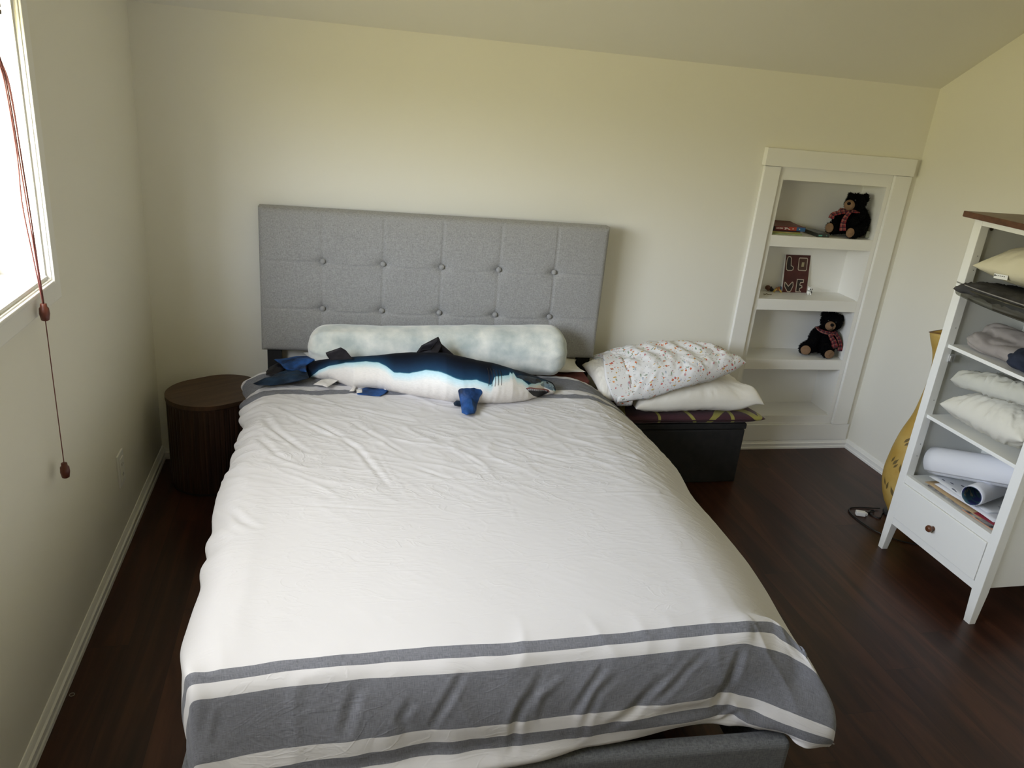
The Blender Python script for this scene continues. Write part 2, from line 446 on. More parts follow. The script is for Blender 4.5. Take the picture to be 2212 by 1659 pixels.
# small mark and screw hole on the right wall, ring on the floor
M_MARK = mat('dark_mark', (.03, .02, .015), .8)
rg = bmesh.new()
tube(rg, [(.027+.006*math.cos(a), -1.385+.006*math.sin(a), .0012) for a in np.linspace(0, 2*PI, 25)], .0011, 6, caps=False)
tag(obj('metal_ring', rg, mat('dull_metal', (.35, .32, .28), .4, metal=.8)), 'tiny thin metal ring lying on the dark floor beside the left baseboard', 'ring')

# ------------------------------------------------------------------ the bed (own frame: s across, t along, turned 2.2 degrees)
BO = (0.4185, -0.1012, 0.0); BR = -0.0382
bf = empty('upholstered_bed', 'dark grey upholstered double bed frame with tall button-tufted headboard', 'bed', BO, BR)
HZ0, HZ1, HW, HT = .520, 1.090, 1.390, .075
BS = [.2386+.233*i for i in range(5)]; BZ = (.894, .703)
# padded panel: front grid that rolls round its edges, closed at the back
def headboard():
    n, m = 240, 110
    us = np.linspace(0, 1, n); vs = np.linspace(0, 1, m)
    r = .022
    def prof(L, k):           # positions across a rolled edge: side depth, then face
        a = np.linspace(0, PI/2, 7)
        pos = np.r_[0, r-r*np.cos(a), np.linspace(r, L-r, k)[1:-1], L-r+r*np.sin(a), L]
        dep = np.r_[HT, r-r*np.sin(a), np.zeros(k-2), r-r*np.cos(a), HT]
        return pos, dep
    S, DS = prof(HW, n); Z, DZ = prof(HZ1-HZ0, m); Z = Z+HZ0
    P = np.zeros((len(S), len(Z), 3))
    SS, ZZ = np.meshgrid(S, Z, indexing='ij'); D = np.maximum(*np.meshgrid(DS, DZ, indexing='ij'))
    dep = np.zeros_like(SS)
    for b in BS:
        dep += .0045*np.exp(-((SS-b)/.0032)**2)
    for zb in BZ:
        sag = np.zeros_like(SS)
        for i in range(6):
            a = BS[i-1] if i else 0.0; c = BS[i] if i < 5 else HW
            if i in (0, 5): w = 0
            else: w = .009*np.sin(PI*np.clip((SS-a)/(c-a), 0, 1))
            sag = np.where((SS >= a) & (SS <= c), w, sag)
        zz = zb - sag - .004
        dep += .0040*np.exp(-((ZZ-zz)/.0030)**2)
        for b in BS:
            rr = np.hypot(SS-b, ZZ-zb)
            dep += .012*np.exp(-(rr/.030)**2) + .005*np.exp(-(rr/.012)**2)
            dep += .004*np.exp(-((np.abs(SS-b)-.0)/.05)**2-((ZZ-zb)/.008)**2)
    # pillow-like crown between the seams
    crown = np.zeros_like(SS)
    edge = np.minimum(np.minimum(SS, HW-SS), np.minimum(ZZ-HZ0, HZ1-ZZ)); f = np.clip((edge-.02)/.05, 0, 1)
    P[..., 0] = SS + 0; P[..., 1] = np.maximum(D, 0) + dep*np.clip(edge/.02, 0, 1) - .004*f; P[..., 2] = ZZ
    # slightly slumped bottom edge and soft waviness
    for i in range(0, len(S)):
        for j in range(len(Z)):
            P[i, j, 1] += .0012*noise.noise((S[i]*7, 0, Z[j]*7))
    return grid_mesh('headboard_panel', P, flip=True)
hp = obj('headboard', headboard(), M_GREY, bf, smooth=True)
bm = bx(.004, HW-.004, HT-.003, HT+.002, HZ0+.004, HZ1-.004); obj('headboard_back', bm, M_BLACK, bf)
for zb in BZ:
    for b in BS:
        bm = bmesh.new(); lathe(bm, [(.0015, -.0015), (.008, .0005), (.0105, .004), (.0112, .008), (.010, .013)][::1], (b, .0, zb), 20, axis='y')
        obj('headboard_button', bm, M_GREY, hp)
for s0, s1 in ((.020, .075), (1.322, 1.380)):
    obj('headboard_leg', bx(s0, s1, .030, .060, 0, .66, bev=.002), M_BLACK, bf)
obj('foot_rail', bx(.050, 1.353, -1.886, -1.838, .085, .280, bev=.016, seg=5), M_DARKGREY, bf, smooth=False)
for s0 in (.050, 1.321):
    obj('side_rail', bx(s0, s0+.032, -1.838, .028, .085, .278, bev=.008, seg=3), M_DARKGREY, bf)
for s in (.06, 1.298):
    for t in (-1.880, -.04):
        obj('leg', bx(s, s+.045, t, t+.045, 0, .10, bev=.003), M_BLACK, bf)
M_SLAT = mat('pine_slat', (.42, .30, .17), .6, (.5, .37, .22), 6, stretch=(1, 8, 8))
for i in range(11):
    obj('slat', bx(.082, 1.321, -1.72+i*.162, -1.65+i*.162, .220, .238), M_SLAT, bf)
obj('centre_beam', bx(.67, .71, -1.838, .02, .18, .219), M_BLACK, bf)
obj('centre_leg', bx(.675, .705, -.95, -.92, 0, .18), M_BLACK, bf)
for p in [c for c in bf.children_recursive if c.name.startswith('foot_rail')]:
    pass

M_SHEET = mat('maroon_sheet', (.10, .022, .016), .9, (.13, .03, .02), 20, bump=.2, bscale=40)
M_TICK = mat('mattress_ticking', (.70, .69, .66), .85, bump=.2, bscale=90)
def rounded_slab(s0, s1, t0, t1, z0, z1, r=.05, seg=5):
    bm = bmesh.new(); box(bm, s0, s1, t0, t1, z0, z1)
    ed = [e for e in bm.edges if abs(e.verts[0].co.z-e.verts[1].co.z) > .01]
    bmesh.ops.bevel(bm, geom=ed, offset=r, segments=seg, profile=.5, affect='EDGES')
    ed = [e for e in bm.edges if abs(e.verts[0].co.z-e.verts[1].co.z) < 1e-6 and (len(e.link_faces) == 2 and abs(e.calc_face_angle()) > .5)]
    bmesh.ops.bevel(bm, geom=ed, offset=min(r*.5, (z1-z0)*.3), segments=4, profile=.5, affect='EDGES')
    return bm
mt = empty('mattress', 'thick mattress in a dark maroon fitted sheet, almost hidden under the duvet', 'mattress', BO, BR)
obj('mattress_body', rounded_slab(.080, 1.318, -1.790, -.008, .2385, .40), M_TICK, mt, smooth=False)
obj('fitted_sheet', rounded_slab(.078, 1.320, -1.793, -.006, .30, .448, .07), M_SHEET, mt)

bk = tag(obj('folded_blanket', rounded_slab(.16, 1.33, -.175, -.045, .453, .486, .016), M_SHEET), 'dark maroon blanket edge showing between the duvet and the headboard', 'blanket')
bk.location = BO; bk.rotation_euler = (0, 0, BR)

# duvet: control rows from head to foot, resampled and creased
FOOT = {"e1":[[0.074,-1.821,0.505],[0.113,-1.815,0.505],[0.152,-1.807,0.505],[0.191,-1.801,0.505],[0.232,-1.793,0.505],[0.274,-1.79,0.505],[0.317,-1.787,0.505],[0.361,-1.783,0.505],[0.405,-1.781,0.505],[0.449,-1.778,0.505],[0.495,-1.776,0.505],[0.541,-1.774,0.505],[0.587,-1.773,0.505],[0.634,-1.772,0.505],[0.682,-1.772,0.505],[0.73,-1.771,0.505],[0.78,-1.767,0.504],[0.829,-1.763,0.503],[0.88,-1.759,0.502],[0.932,-1.755,0.501],[0.986,-1.75,0.5],[1.04,-1.744,0.499],[1.096,-1.738,0.498],[1.152,-1.732,0.497],[1.208,-1.73,0.496],[1.265,-1.727,0.495],[1.29,-1.723,0.489],[1.316,-1.718,0.484],[1.341,-1.715,0.478],[1.358,-1.723,0.473],[1.375,-1.731,0.467],[1.381,-1.747,0.461],[1.386,-1.765,0.456],[1.39,-1.783,0.45]],"e2":[[0.082,-1.845,0.498],[0.12,-1.839,0.498],[0.159,-1.833,0.498],[0.198,-1.827,0.498],[0.238,-1.82,0.498],[0.28,-1.816,0.498],[0.322,-1.814,0.498],[0.365,-1.811,0.498],[0.408,-1.81,0.498],[0.452,-1.807,0.498],[0.497,-1.807,0.498],[0.542,-1.806,0.498],[0.588,-1.806,0.498],[0.634,-1.805,0.498],[0.681,-1.805,0.498],[0.729,-1.802,0.498],[0.778,-1.798,0.497],[0.827,-1.794,0.496],[0.877,-1.789,0.495],[0.929,-1.784,0.494],[0.981,-1.78,0.493],[1.034,-1.775,0.492],[1.089,-1.771,0.491],[1.144,-1.765,0.49],[1.2,-1.761,0.489],[1.257,-1.758,0.488],[1.282,-1.752,0.481],[1.309,-1.746,0.475],[1.334,-1.744,0.468],[1.347,-1.756,0.462],[1.363,-1.765,0.455],[1.38,-1.772,0.448],[1.392,-1.786,0.442],[1.403,-1.799,0.435]],"e3":[[0.091,-1.867,0.48],[0.128,-1.861,0.48],[0.166,-1.855,0.48],[0.205,-1.849,0.48],[0.245,-1.843,0.48],[0.286,-1.84,0.48],[0.327,-1.838,0.48],[0.369,-1.834,0.48],[0.412,-1.831,0.48],[0.455,-1.832,0.48],[0.499,-1.831,0.48],[0.543,-1.831,0.48],[0.588,-1.83,0.48],[0.634,-1.829,0.48],[0.68,-1.827,0.48],[0.727,-1.823,0.48],[0.774,-1.818,0.479],[0.823,-1.814,0.479],[0.873,-1.811,0.478],[0.923,-1.808,0.478],[0.974,-1.804,0.477],[1.026,-1.799,0.476],[1.079,-1.795,0.476],[1.133,-1.79,0.475],[1.188,-1.785,0.475],[1.243,-1.78,0.474],[1.27,-1.78,0.466],[1.297,-1.781,0.458],[1.324,-1.781,0.45],[1.349,-1.785,0.442],[1.371,-1.792,0.434],[1.392,-1.8,0.426],[1.408,-1.812,0.418],[1.423,-1.826,0.41]],"m":[[0.096,-1.891,0.43],[0.134,-1.886,0.43],[0.17,-1.882,0.431],[0.209,-1.877,0.431],[0.248,-1.872,0.431],[0.288,-1.869,0.432],[0.328,-1.868,0.432],[0.369,-1.865,0.432],[0.41,-1.863,0.433],[0.453,-1.862,0.433],[0.495,-1.861,0.433],[0.538,-1.86,0.434],[0.582,-1.859,0.434],[0.626,-1.857,0.434],[0.671,-1.856,0.435],[0.716,-1.854,0.435],[0.762,-1.851,0.435],[0.809,-1.846,0.435],[0.856,-1.842,0.435],[0.905,-1.838,0.435],[0.955,-1.834,0.435],[1.005,-1.83,0.435],[1.056,-1.826,0.435],[1.107,-1.823,0.435],[1.161,-1.817,0.435],[1.215,-1.811,0.435],[1.247,-1.814,0.426],[1.28,-1.815,0.416],[1.312,-1.818,0.407],[1.343,-1.824,0.397],[1.372,-1.832,0.388],[1.4,-1.841,0.379],[1.425,-1.852,0.369],[1.451,-1.864,0.36]],"e4":[[0.105,-1.918,0.38],[0.141,-1.913,0.38],[0.177,-1.906,0.38],[0.214,-1.901,0.381],[0.252,-1.896,0.381],[0.291,-1.893,0.381],[0.331,-1.892,0.381],[0.371,-1.892,0.381],[0.411,-1.885,0.382],[0.452,-1.885,0.382],[0.493,-1.878,0.382],[0.535,-1.876,0.382],[0.577,-1.879,0.382],[0.621,-1.877,0.383],[0.665,-1.876,0.383],[0.709,-1.873,0.383],[0.753,-1.869,0.383],[0.8,-1.865,0.383],[0.846,-1.863,0.384],[0.893,-1.861,0.384],[0.941,-1.858,0.384],[0.99,-1.85,0.384],[1.037,-1.854,0.384],[1.087,-1.851,0.385],[1.139,-1.845,0.385],[1.193,-1.828,0.385],[1.227,-1.832,0.377],[1.262,-1.837,0.37],[1.292,-1.847,0.363],[1.321,-1.858,0.355],[1.351,-1.868,0.348],[1.381,-1.878,0.34],[1.411,-1.888,0.332],[1.44,-1.899,0.325]],"e5":[[0.11,-1.933,0.35],[0.146,-1.928,0.35],[0.182,-1.922,0.35],[0.219,-1.916,0.351],[0.257,-1.91,0.351],[0.294,-1.904,0.351],[0.333,-1.902,0.351],[0.373,-1.901,0.351],[0.413,-1.894,0.352],[0.454,-1.892,0.352],[0.495,-1.884,0.352],[0.537,-1.88,0.352],[0.579,-1.884,0.352],[0.623,-1.88,0.353],[0.667,-1.878,0.353],[0.711,-1.875,0.353],[0.756,-1.873,0.353],[0.802,-1.872,0.354],[0.847,-1.869,0.355],[0.895,-1.866,0.355],[0.942,-1.863,0.355],[0.991,-1.86,0.356],[1.041,-1.854,0.357],[1.092,-1.848,0.357],[1.143,-1.843,0.357],[1.195,-1.839,0.358],[1.227,-1.842,0.351],[1.259,-1.845,0.343],[1.284,-1.857,0.336],[1.311,-1.868,0.329],[1.338,-1.877,0.322],[1.368,-1.886,0.314],[1.396,-1.894,0.307],[1.424,-1.902,0.3]],"e6":[[0.114,-1.94,0.325],[0.149,-1.935,0.325],[0.185,-1.929,0.325],[0.223,-1.924,0.325],[0.261,-1.918,0.326],[0.299,-1.914,0.326],[0.338,-1.908,0.326],[0.378,-1.905,0.326],[0.418,-1.9,0.326],[0.459,-1.897,0.326],[0.501,-1.887,0.326],[0.542,-1.885,0.326],[0.585,-1.889,0.327],[0.628,-1.882,0.327],[0.673,-1.88,0.327],[0.717,-1.879,0.327],[0.763,-1.877,0.328],[0.809,-1.873,0.329],[0.855,-1.871,0.329],[0.902,-1.867,0.33],[0.95,-1.864,0.331],[0.998,-1.862,0.332],[1.047,-1.861,0.333],[1.097,-1.858,0.333],[1.149,-1.85,0.334],[1.203,-1.841,0.335],[1.228,-1.852,0.329],[1.253,-1.862,0.322],[1.281,-1.869,0.316],[1.311,-1.873,0.31],[1.338,-1.88,0.304],[1.364,-1.891,0.297],[1.389,-1.9,0.291],[1.422,-1.901,0.285]],"hem":[[0.115,-1.945,0.3],[0.152,-1.941,0.3],[0.189,-1.939,0.3],[0.226,-1.936,0.3],[0.265,-1.933,0.301],[0.303,-1.932,0.301],[0.342,-1.93,0.301],[0.382,-1.929,0.301],[0.422,-1.926,0.301],[0.463,-1.923,0.301],[0.505,-1.919,0.301],[0.547,-1.914,0.301],[0.59,-1.911,0.302],[0.633,-1.906,0.302],[0.677,-1.901,0.302],[0.721,-1.897,0.302],[0.766,-1.892,0.303],[0.813,-1.883,0.304],[0.86,-1.873,0.305],[0.908,-1.87,0.306],[0.955,-1.866,0.307],[1.005,-1.859,0.308],[1.056,-1.852,0.309],[1.107,-1.846,0.31],[1.159,-1.842,0.311],[1.207,-1.848,0.312],[1.235,-1.85,0.307],[1.264,-1.853,0.302],[1.293,-1.856,0.297],[1.321,-1.861,0.292],[1.347,-1.867,0.287],[1.358,-1.887,0.282],[1.381,-1.897,0.277],[1.413,-1.895,0.272]]}
CREASE = [([(5.21, 0.393), (6.58, 0.561), (8.09, 0.679), (8.78, 0.729)], 1.2, 0.022), ([(5.21, 0.555), (6.72, 0.717), (7.82, 0.779)], 1.0, 0.02), ([(4.25, 0.935), (5.62, 1.078), (6.58, 1.128)], 1.1, 0.02), ([(3.84, 0.979), (5.07, 1.097), (5.76, 1.153)], 0.7, 0.02), ([(7.95, 0.405), (11.52, 0.679), (13.44, 0.941)], 1.0, 0.018), ([(10.97, 0.474), (14.67, 0.742)], 0.7, 0.016), ([(9.32, 0.312), (15.63, 0.492)], 0.6, 0.014), ([(14.95, 0.81), (16.87, 0.885)], 0.5, 0.012), ([(19.33, 0.623), (25.51, 0.81)], 0.6, 0.016), ([(22.63, 0.679), (25.78, 0.611)], 0.5, 0.014), ([(26.05, 0.58), (33.87, 0.567)], -0.7, 0.012), ([(19.47, 0.81), (20.02, 1.172)], -0.3, 0.007), ([(8.23, 1.016), (13.71, 1.054)], 0.4, 0.012), ([(24.68, 0.972), (32.36, 0.96)], -0.4, 0.012), ([(6.03, 0.349), (9.19, 0.542), (12.07, 0.679)], -0.8, 0.016), ([(4.8, 0.455), (8.09, 0.692)], -0.7, 0.02), ([(12.2, 0.592), (14.4, 1.01)], -0.4, 0.008), ([(16.73, 0.636), (19.88, 0.904)], -0.4, 0.01), ([(28.11, 0.704), (30.3, 0.736)], 0.9, 0.02), ([(11.52, 1.671), (10.83, 1.764)], 1.0, 0.02), ([(14.12, 1.702), (13.58, 1.739), (13.99, 1.764)], 0.9, 0.016), ([(16.32, 1.658), (14.95, 1.77)], 1.0, 0.014), ([(19.33, 1.714), (18.79, 1.783)], 0.8, 0.014), ([(20.02, 1.671), (19.2, 1.752), (18.65, 1.851)], 1.1, 0.016), ([(22.76, 1.671), (22.08, 1.733), (21.67, 1.77)], 1.0, 0.014), ([(23.59, 1.696), (22.76, 1.727), (21.94, 1.845)], 0.8, 0.014), ([(25.64, 1.714), (24.55, 1.777), (23.17, 1.814)], 1.1, 0.016), ([(27.29, 1.671), (26.05, 1.739), (25.37, 1.764)], 0.9, 0.014), ([(28.93, 1.671), (28.93, 1.739), (28.38, 1.814)], 1.4, 0.014), ([(34.42, 1.646), (33.6, 1.727)], 0.7, 0.03), ([(29.89, 1.795), (29.07, 1.82), (28.38, 1.845)], -1.0, 0.01), ([(20.98, 1.689), (20.02, 1.721), (19.88, 1.777)], -0.7, 0.014), ([(26.6, 1.702), (25.37, 1.758)], -0.7, 0.014), ([(5.07, 1.671), (4.53, 1.739)], -0.6, 0.015)]
SLt=[-1.9,-1.82,-1.68,-1.48,-1.32,-1.07,-.84,-.61,-.40,-.28,-.19];SLs=[.10,.065,.034,.029,.018,.004,.008,.003,-.015,-.026,-.035]
SRt=[-1.9,-1.78,-1.64,-1.44,-1.2,-1.03,-.79,-.56,-.46,-.35,-.25,-.19];SRs=[1.42,1.43,1.444,1.467,1.465,1.452,1.48,1.458,1.452,1.44,1.43,1.42]
TROWS=[-.185,-.205,-.335,-.378,-.418,-.52,-.66,-.82,-1.0,-1.18,-1.36,-1.5,-1.6,-1.68]
NA,NR=26,8
def toprow(t):
    sl=np.interp(-t,-np.array(SLt[::-1])[::1],SLs[::-1]); sr=np.interp(-t,-np.array(SRt[::-1]),SRs[::-1])
    k=min(1,max(0,(-t-1.3)/.4)); c=1.26
    q=np.linspace(0,1,NA); q=q**(1.0)
    sA=sl+(c-sl)*q; sB=c+(sr-c)*np.linspace(0,1,NR+1)[1:]
    s=np.r_[sA,sB]
    z=np.full(len(s),.503)
    z-= .055*np.clip(1-(s-sl)/.10,0,1)**2.2
    z-= .10*np.clip((s-1.20)/(sr-1.20),0,1)**2.0
    tt=np.full(len(s),t)
    if -.45<t<-.25: tt=tt+.010*np.sin(s*36+t*9)*np.clip((.50-s)/.3,0,1)+.006*np.sin(s*31)*np.clip((s-.95)/.2,0,1)
    # crest of the crown and slightly lifted head end
    z+= .010*np.exp(-((t+.75)/.5)**2)*np.clip(1-((s-.72)/.75)**2,0,1)
    return np.c_[s,tt,z]
def sides(R,foot):
    p=R[0];q=R[-1];L=[];Q=[]
    for k in range(4,0,-1):
        f=k/4
        if foot: L.append([p[0]-.018*np.sin(f*2.6), p[1]+.003*k, p[2]-(p[2]-min(.33,p[2]-.02))*f])
        else: L.append([p[0]-.006*np.sin(f*3.1)+(.01+.06*min(1,max(0,(p[1]+.75)/.2)))*f, p[1], p[2]-(p[2]-.29)*f])
    for k in range(1,5):
        f=k/4
        if foot: Q.append([q[0]+(max(1.452,q[0]+.004)-q[0])*np.sin(f*1.57), q[1]+.004*k, q[2]-(q[2]-min(.27,q[2]-.02))*f])
        else: Q.append([q[0]+.012*np.sin(f*3.1)-.01*f, q[1], q[2]-(q[2]-.26)*f])
    return np.r_[np.array(L),R,np.array(Q)]
def control(foot):
    rows=[sides(toprow(t),False) for t in TROWS]
    for k in ('e1','e2','e3','m','e4','e5','e6','hem'): rows.append(sides(np.array(foot[k]),True))
    # turned-under head and foot edges
    return np.array(rows)
def bcoord(G):
    m=G[:,15,:]; return np.r_[0,np.cumsum(np.linalg.norm(np.diff(m,axis=0),axis=1))]

def cr_interp(G, b, q):
    """Catmull-Rom along the length (axis 0) at positions q"""
    out = np.empty((len(q),)+G.shape[1:])
    for k, x in enumerate(q):
        i = min(max(np.searchsorted(b, x)-1, 0), len(b)-2)
        h = b[i+1]-b[i]; t = (x-b[i])/h
        m0 = (G[i+1]-G[i-1])/(b[i+1]-b[i-1])*h if i > 0 else G[i+1]-G[i]
        m1 = (G[i+2]-G[i])/(b[i+2]-b[i])*h if i+2 < len(b) else G[i+1]-G[i]
        out[k] = (2*t**3-3*t**2+1)*G[i]+(t**3-2*t**2+t)*m0+(-2*t**3+3*t**2)*G[i+1]+(t**3-t**2)*m1
    return out
def make_duvet():
    G = control(FOOT); b = bcoord(G)
    nb = 460
    q = np.unique(np.r_[np.linspace(0, b[-1], nb), b])
    D = cr_interp(G, b, q)
    # across: refine columns
    nc = D.shape[1]; jj = np.linspace(0, nc-1, 300)
    E = cr_interp(np.swapaxes(D, 0, 1), np.arange(nc).astype(float), jj); E = np.swapaxes(E, 0, 1)
    mid = G[8]; A = np.r_[0, np.cumsum(np.linalg.norm(np.diff(mid, axis=0), axis=1))]
    aa = np.interp(jj, np.arange(nc), A)
    AA, BB = np.meshgrid(aa, q)
    d = np.zeros_like(AA)
    for pts, amp, w in CREASE:
        P = [(np.interp(p[0], np.arange(nc), A), p[1]) for p in pts]
        tot = np.full_like(AA, 1e9); uu = np.zeros_like(AA); Ls = [math.hypot(b_[0]-a_[0], b_[1]-a_[1]) for a_, b_ in zip(P[:-1], P[1:])]; acc = 0
        if P[0][1] < 1.5: w = w*.75; amp = amp*.95
        for kk, ((x0, y0), (x1, y1)) in enumerate(zip(P[:-1], P[1:])):
            L2 = (x1-x0)**2+(y1-y0)**2
            t = np.clip(((AA-x0)*(x1-x0)+(BB-y0)*(y1-y0))/L2, 0, 1)
            dist = np.hypot(AA-x0-t*(x1-x0), (BB-y0-t*(y1-y0))); cl = dist < tot; uu = np.where(cl, (acc+t*Ls[kk])/sum(Ls), uu); tot = np.minimum(tot, dist); acc += Ls[kk]
        amp = amp*np.clip(np.sin(PI*np.clip(uu, .0, 1)), 0, 1)**.6
        d += -.0038*amp*np.exp(-(tot/(w*.65))**2) + .0018*amp*np.exp(-((tot-w*1.15)/(w*.6))**2)
    # fine random crumples, diagonal at the head, drape-like at the foot
    n1 = np.empty_like(d)
    for i in range(d.shape[0]):
        for j in range(d.shape[1]):
            a_, b_ = AA[i, j], BB[i, j]
            u = (a_*.80+b_*.60); v = (-a_*.60+b_*.80)
            g = noise.noise((u*5, v*16, 1.7)); g2 = noise.noise((u*11, v*30, 5.2)); g3 = noise.noise((a_*13, b_*5, 9.1)); g4 = noise.noise((a_*3, b_*3, 3.0))
            k = min(max((b_-1.50)/.12, 0), 1)
            hd = min(max((1.15-b_)/.5, 0.12), 1)
            ridge = lambda x: (1-abs(x)*2.2)**3 if abs(x) < .45 else 0
            u2 = (a_*.87-b_*.5)
            f = ridge(noise.noise((u2*9, b_*3+a_*2, 7.7)))
            n1[i, j] = (1-k)*hd*(.0056*ridge(g)*(.5+g4)+.0022*ridge(g2)+.0012*g3)+.004*g4 + k*(.0030*f+.0012*g3)
    d += n1
    side = np.clip(np.minimum(jj-3.2, 37-jj)/1.2, 0, 1)[None, :]
    d = d*(.25+.75*side)
    # gathered bulges along the left edge near the head
    lb = np.exp(-((jj-4.2)/1.5)**2)[None, :]*np.clip((.62-BB)/.3, 0, 1)*.010*np.sin(BB*75+2*np.sin(BB*23)) + np.exp(-((jj-4.2)/1.8)**2)[None, :]*np.clip((1.6-BB)/.3, 0, 1)*.005*np.sin(BB*31+2.5*np.sin(BB*11))
    E[..., 0] -= lb
    # normals
    du = np.gradient(E, axis=0); dv = np.gradient(E, axis=1)
    nrm = np.cross(dv, du); nrm /= np.linalg.norm(nrm, axis=2, keepdims=True)+1e-9
    nrm = -nrm if nrm[200, 150, 2] < 0 else nrm
    E = E + nrm*d[..., None]
    # even out the free corner on the right where the rows fan out
    for it in range(60):
        Sm = E.copy(); Sm[1:-1, 1:-1] = (E[1:-1, 1:-1]*2+E[:-2, 1:-1]+E[2:, 1:-1]+E[1:-1, :-2]+E[1:-1, 2:])/6
        Sm[1:-1, -1] = (E[1:-1, -1]*2+E[:-2, -1]+E[2:, -1])/4
        wgt = (np.clip((jj-33.6)/2.0, 0, 1)[None, :]*np.clip((BB-1.2)/.3, 0, 1))[..., None]
        E = E*(1-wgt)+Sm*wgt
    uv = np.stack([AA, BB], -1)
    TH = .022
    # outer skin, a rounded lip and the lining below
    k = np.linspace(0, 1, 5)
    return E, nrm, uv, b, TH
def stripe_mat(b):
    m, nt, bs = nodes('striped_cotton')
    bs.inputs['Roughness'].default_value = .85; bs.inputs['Specular IOR Level'].default_value = .15; bs.inputs['Sheen Weight'].default_value = .1
    uvn = N(nt, 'ShaderNodeUVMap'); sp = N(nt, 'ShaderNodeSeparateXYZ'); nt.links.new(uvn.outputs[0], sp.inputs[0])
    L = b[-1]*1.0001
    nrmz = N(nt, 'ShaderNodeMath', operation='DIVIDE'); nrmz.inputs[1].default_value = L; nt.links.new(sp.outputs['Y'], nrmz.inputs[0])
    r = N(nt, 'ShaderNodeValToRGB'); r.color_ramp.interpolation = 'CONSTANT'
    E = r.color_ramp.elements
    E[0].position = 0; E[0].color = (0, 0, 0, 1)
    i = len(TROWS)
    stops = [(b[1], 1), (b[2], 0), (b[3], 1), (b[4], 0), (b[i], 1), (b[i+1], 0), (b[i+2], 1), (b[i+4], 0), (b[i+5], 1), (b[i+6], 0)]
    E[1].position = stops[0][0]/L; E[1].color = (1, 1, 1, 1)
    for p, v in stops[1:]:
        e = E.new(p/L); e.color = (v, v, v, 1)
    nt.links.new(nrmz.outputs[0], r.inputs[0])
    # chambray threads
    def thr(sx_, sy_):
        mp = N(nt, 'ShaderNodeMapping'); mp.inputs['Scale'].default_value = (sx_, sy_, 1); nt.links.new(uvn.outputs[0], mp.inputs[0])
        nz = N(nt, 'ShaderNodeTexNoise', Scale=1.0, Detail=3); nt.links.new(mp.outputs[0], nz.inputs['Vector']); return nz
    a, c = thr(900, 60), thr(60, 900)
    ad = N(nt, 'ShaderNodeMath', operation='ADD'); nt.links.new(a.outputs[0], ad.inputs[0]); nt.links.new(c.outputs[0], ad.inputs[1])
    mr_ = N(nt, 'ShaderNodeMapRange'); mr_.inputs['From Min'].default_value = .75; mr_.inputs['From Max'].default_value = 1.25; nt.links.new(ad.outputs[0], mr_.inputs['Value'])
    g = N(nt, 'ShaderNodeMix', data_type='RGBA'); g.inputs['A'].default_value = (.122, .125, .145, 1); g.inputs['B'].default_value = (.218, .224, .258, 1); nt.links.new(mr_.outputs[0], g.inputs['Factor'])
    mx = N(nt, 'ShaderNodeMix', data_type='RGBA'); mx.inputs['A'].default_value = (.625, .615, .635, 1)
    nt.links.new(r.outputs[0], mx.inputs['Factor']); nt.links.new(g.outputs['Result'], mx.inputs['B']); nt.links.new(mx.outputs['Result'], bs.inputs['Base Color'])
    # fine creases, fading out towards the foot
    def crease(rot, sc, dist, off):
        mp = N(nt, 'ShaderNodeMapping'); mp.inputs['Rotation'].default_value = (0, 0, rot); mp.inputs['Scale'].default_value = sc; mp.inputs['Location'].default_value = (off, off*.3, 0); nt.links.new(uvn.outputs[0], mp.inputs[0])
        n1 = N(nt, 'ShaderNodeTexNoise', Scale=1.0, Detail=3, Roughness=.5, Distortion=dist); nt.links.new(mp.outputs[0], n1.inputs['Vector'])
        s_ = N(nt, 'ShaderNodeMath', operation='SUBTRACT'); s_.inputs[1].default_value = .5; nt.links.new(n1.outputs[0], s_.inputs[0])
        ab = N(nt, 'ShaderNodeMath', operation='ABSOLUTE'); nt.links.new(s_.outputs[0], ab.inputs[0])
        q_ = N(nt, 'ShaderNodeMapRange'); q_.interpolation_type = 'SMOOTHSTEP'; q_.inputs['From Max'].default_value = .055; q_.inputs['To Min'].default_value = 1; q_.inputs['To Max'].default_value = 0; nt.links.new(ab.outputs[0], q_.inputs['Value'])
        mk = N(nt, 'ShaderNodeTexNoise', Scale=3.2, Detail=2); mk.noise_dimensions = '3D'; m3 = N(nt, 'ShaderNodeMapping'); m3.inputs['Location'].default_value = (off*2, 7, off); nt.links.new(uvn.outputs[0], m3.inputs[0]); nt.links.new(m3.outputs[0], mk.inputs['Vector'])
        mm = N(nt, 'ShaderNodeMapRange'); mm.inputs['From Min'].default_value = .47; mm.inputs['From Max'].default_value = .62; nt.links.new(mk.outputs[0], mm.inputs['Value'])
        pr_ = N(nt, 'ShaderNodeMath', operation='MULTIPLY'); nt.links.new(q_.outputs[0], pr_.inputs[0]); nt.links.new(mm.outputs[0], pr_.inputs[1]); return pr_.outputs[0]
    acc = None
    for a_ in ((.5, (5, 13, 1), 1.5, 3), (-.7, (4, 12, 1), 1.2, 11), (1.3, (5, 10, 1), 1.6, 19), (.15, (7, 18, 1), 1.4, 31)):
        c_ = crease(*a_)
        if acc is None: acc = c_
        else:
            ad_ = N(nt, 'ShaderNodeMath', operation='ADD'); nt.links.new(acc, ad_.inputs[0]); nt.links.new(c_, ad_.inputs[1]); acc = ad_.outputs[0]
    fd = N(nt, 'ShaderNodeMapRange'); fd.inputs['From Min'].default_value = .5; fd.inputs['From Max'].default_value = 1.35; fd.inputs['To Min'].default_value = 1.0; fd.inputs['To Max'].default_value = .35; nt.links.new(sp.outputs['Y'], fd.inputs['Value'])
